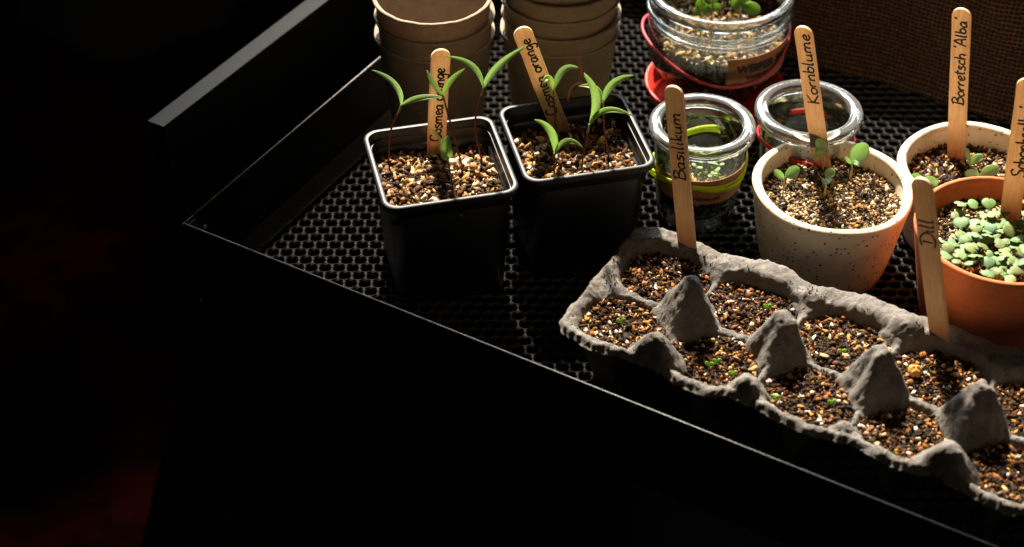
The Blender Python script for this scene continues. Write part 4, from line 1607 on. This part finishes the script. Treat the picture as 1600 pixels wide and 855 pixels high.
# crowded round-leaved seedlings in the terracotta pot: each a short stem with two notched seed leaves
CR_LAB = {0: 'tallest pair of notched seed leaves at the back left of the terracotta pot', 4: 'yellow green seedling in the middle of the terracotta pot'}
rs = random.Random(3)
ROWN = ['rearmost row', 'second row from the back', 'third row from the back', 'middle row', 'third row from the front rim', 'second row from the front rim', 'row along the front rim']
NTH = ['leftmost', 'second from left', 'third from left', 'fourth from left', 'fifth from left', 'sixth from left', 'seventh from left', 'eighth from left', 'ninth from left', 'tenth from left']
keep = [i for i, c in enumerate(CRESS) if math.hypot(c[0] - 24.05, c[1] - 61.95) <= 3.75 and i not in CR_LAB]
ys = sorted(keep, key=lambda i: -CRESS[i][1])
per = math.ceil(len(ys) / 7)
for r_ in range(7):
    for k_, i in enumerate(sorted(ys[r_ * per:(r_ + 1) * per], key=lambda i: CRESS[i][0])):
        CR_LAB[i] = 'notched blue green seedling, %s, %s, terracotta pot' % (NTH[k_], ROWN[r_])
for i, c in enumerate(CRESS):
    c = np.array(c)
    if math.hypot(c[0] - 24.05, c[1] - 61.95) > 3.75:
        continue
    foot = np.array([c[0] + rs.uniform(-.25, .25), c[1] + rs.uniform(-.1, .35), 5.65])
    if i == 0: foot = np.array([c[0] - .05, c[1] + .1, 5.65]); c = c + [0, 0, .15]
    t = thing('cress_seedling', foot, CR_LAB.get(i, 'small blue green seedling with two notched seed leaves crowded in the terracotta pot'), 'seedling',
              'seedlings in the terracotta pot')
    stem(t, [foot - [0, 0, .1], (foot + c) / 2 + [rs.uniform(-.06, .06), 0, 0], c], .045, .06, M['stem_green'])
    a0 = rs.uniform(0, math.pi) if i not in (0,) else .15
    sz_ = rs.uniform(.46, .76)
    tint = (1, 1, 1) if i != 4 else (2.2, 1.7, .35)
    tv = rs.uniform(.72, 1.22)
    for k in range(2):
        a = a0 + k * math.pi + rs.uniform(-.25, .25)
        d = np.array([math.cos(a), math.sin(a), 0])
        lift = rs.uniform(-.15, .65)
        P2 = c + d * sz_ + np.array([0, 0, lift * sz_])
        mid = (c + P2) / 2 + np.array([0, 0, .07])
        V, F = leaf(c, mid, P2, sz_ * 1.08, 'heart', fold=.0, n=16, m=8, cup=-.14, side=(-math.sin(a), math.cos(a), rs.uniform(-.3, .3)), roll=0)
        add_leaf(t, V, F, M['cressl'], np.clip(np.array(tint) * tv * np.array([rs.uniform(.8, 1.35), 1, rs.uniform(.7, 1.15)]), 0, 2.2))

# tiny sprouts in the carton
SP_LAB = ['tiny green sprout in the near left corner cell of the egg carton', 'tiny sprout left of a pair in the second near cell of the egg carton',
          'tiny sprout right of a pair in the second near cell of the egg carton', 'yellow green sprout at the near side of the second near cell',
          'tiny sprout in the third near cell of the egg carton', 'pale sprout at the right of the third near cell',
          'green sprout in the second far cell of the egg carton', 'tiny sprout in the third far cell of the egg carton']
for i, c in enumerate(SPROUTS):
    c = np.array(c)
    t = thing('tiny_sprout', (c[0], c[1], 3.05), SP_LAB[i], 'sprout', 'tiny sprouts in the egg carton')
    stem(t, [(c[0], c[1], 2.95), (c[0] + .02, c[1], 3.15), (c[0], c[1], c[2])], .035, .045, M['stem_green'])
    for k in (-1, 1):
        d = np.array([k * .22, rs.uniform(-.1, .1), .12])
        V, F = leaf(c, c + d * .5 + [0, 0, .02], c + d, .22, 'oval', fold=0, n=8, m=4)
        add_leaf(t, V, F, M['sagel'], (1.0, 1.2, .7))
c = np.array(CLUMP[0])
V, F = lathe([(.01, -.25), (.22, -.2), (.34, 0), (.3, .2), (.12, .32), (.01, .33)], 18,
             rfun=lambda a, r, z: (r * (1 + .3 * nz(math.cos(a) * 2, math.sin(a) * 2, z, 1.8)), z * (1 + .2 * math.sin(3 * a))))
tag(wpart('bark_lump', V + c - [0, 0, .15], F, M['rosin'], base=c - [0, 0, .3]), 'yellow ochre lump of bark lying in a far cell of the egg carton', 'bark')

# plants in the big jar
SG_LAB = ['leafy seedling with toothed light green leaves, right of centre in the big jar', 'small green seedling at the left in the big jar',
          'thin brown stemmed seedling in the middle of the big jar']
for i, p in enumerate(SAGE):
    t = thing('sage_seedling', (p['base'][0], p['base'][1], 4.3), SG_LAB[i], 'seedling', 'seedlings in the big jar')
    B, Fk = np.array([p['base'][0], p['base'][1], 4.3]), np.array(p['fork'])
    top = Fk + [0, 0, .9]
    stem(t, [B - [0, 0, .2], (B + Fk) / 2, Fk, top], .06, .05, M['stem_green'] if i != 2 else M['stem_pale'])
    for mid, tip, w in p['leaves']:
        V, F = leaf(Fk + [0, 0, random.uniform(0, .5)], mid, tip, w, 'oval', fold=.2, n=14, m=4)
        add_leaf(t, V, F, M['sagel'], (1, 1, 1))
# little greens inside the small jars
GJ = [(JLx + random.uniform(-1.2, 1.2), JLy + random.uniform(-1.3, 1.4), 3.15) for _ in range(14)] + \
     [(JRx + random.uniform(-1.2, 1.3), JRy + random.uniform(-1.4, 1.2), 3.35) for _ in range(9)]
for i, g_ in enumerate(GJ):
    left = i < 14
    t = thing('tiny_seedling', g_, 'tiny green seedling in the mossy bed inside the %s banded jar' % ('lime' if left else 'red'), 'sprout',
              'tiny seedlings in the %s banded jar' % ('lime' if left else 'red'))
    c = np.array(g_) + [0, 0, rs.uniform(.35, .75)]
    stem(t, [np.array(g_) - [0, 0, .15], (c + g_) / 2, c], .03, .035, M['stem_green'])
    a0 = rs.uniform(0, 3.1)
    for k in range(2):
        a = a0 + k * math.pi
        d = np.array([math.cos(a), math.sin(a), .3]) * rs.uniform(.22, .42)
        V, F = leaf(c, c + d * .5 + [0, 0, .03], c + d, .24, 'oval', fold=0, n=6, m=4, side=(-math.sin(a), math.cos(a), 0))
        add_leaf(t, V, F, M['cosmos'], (.9, 1, .8))
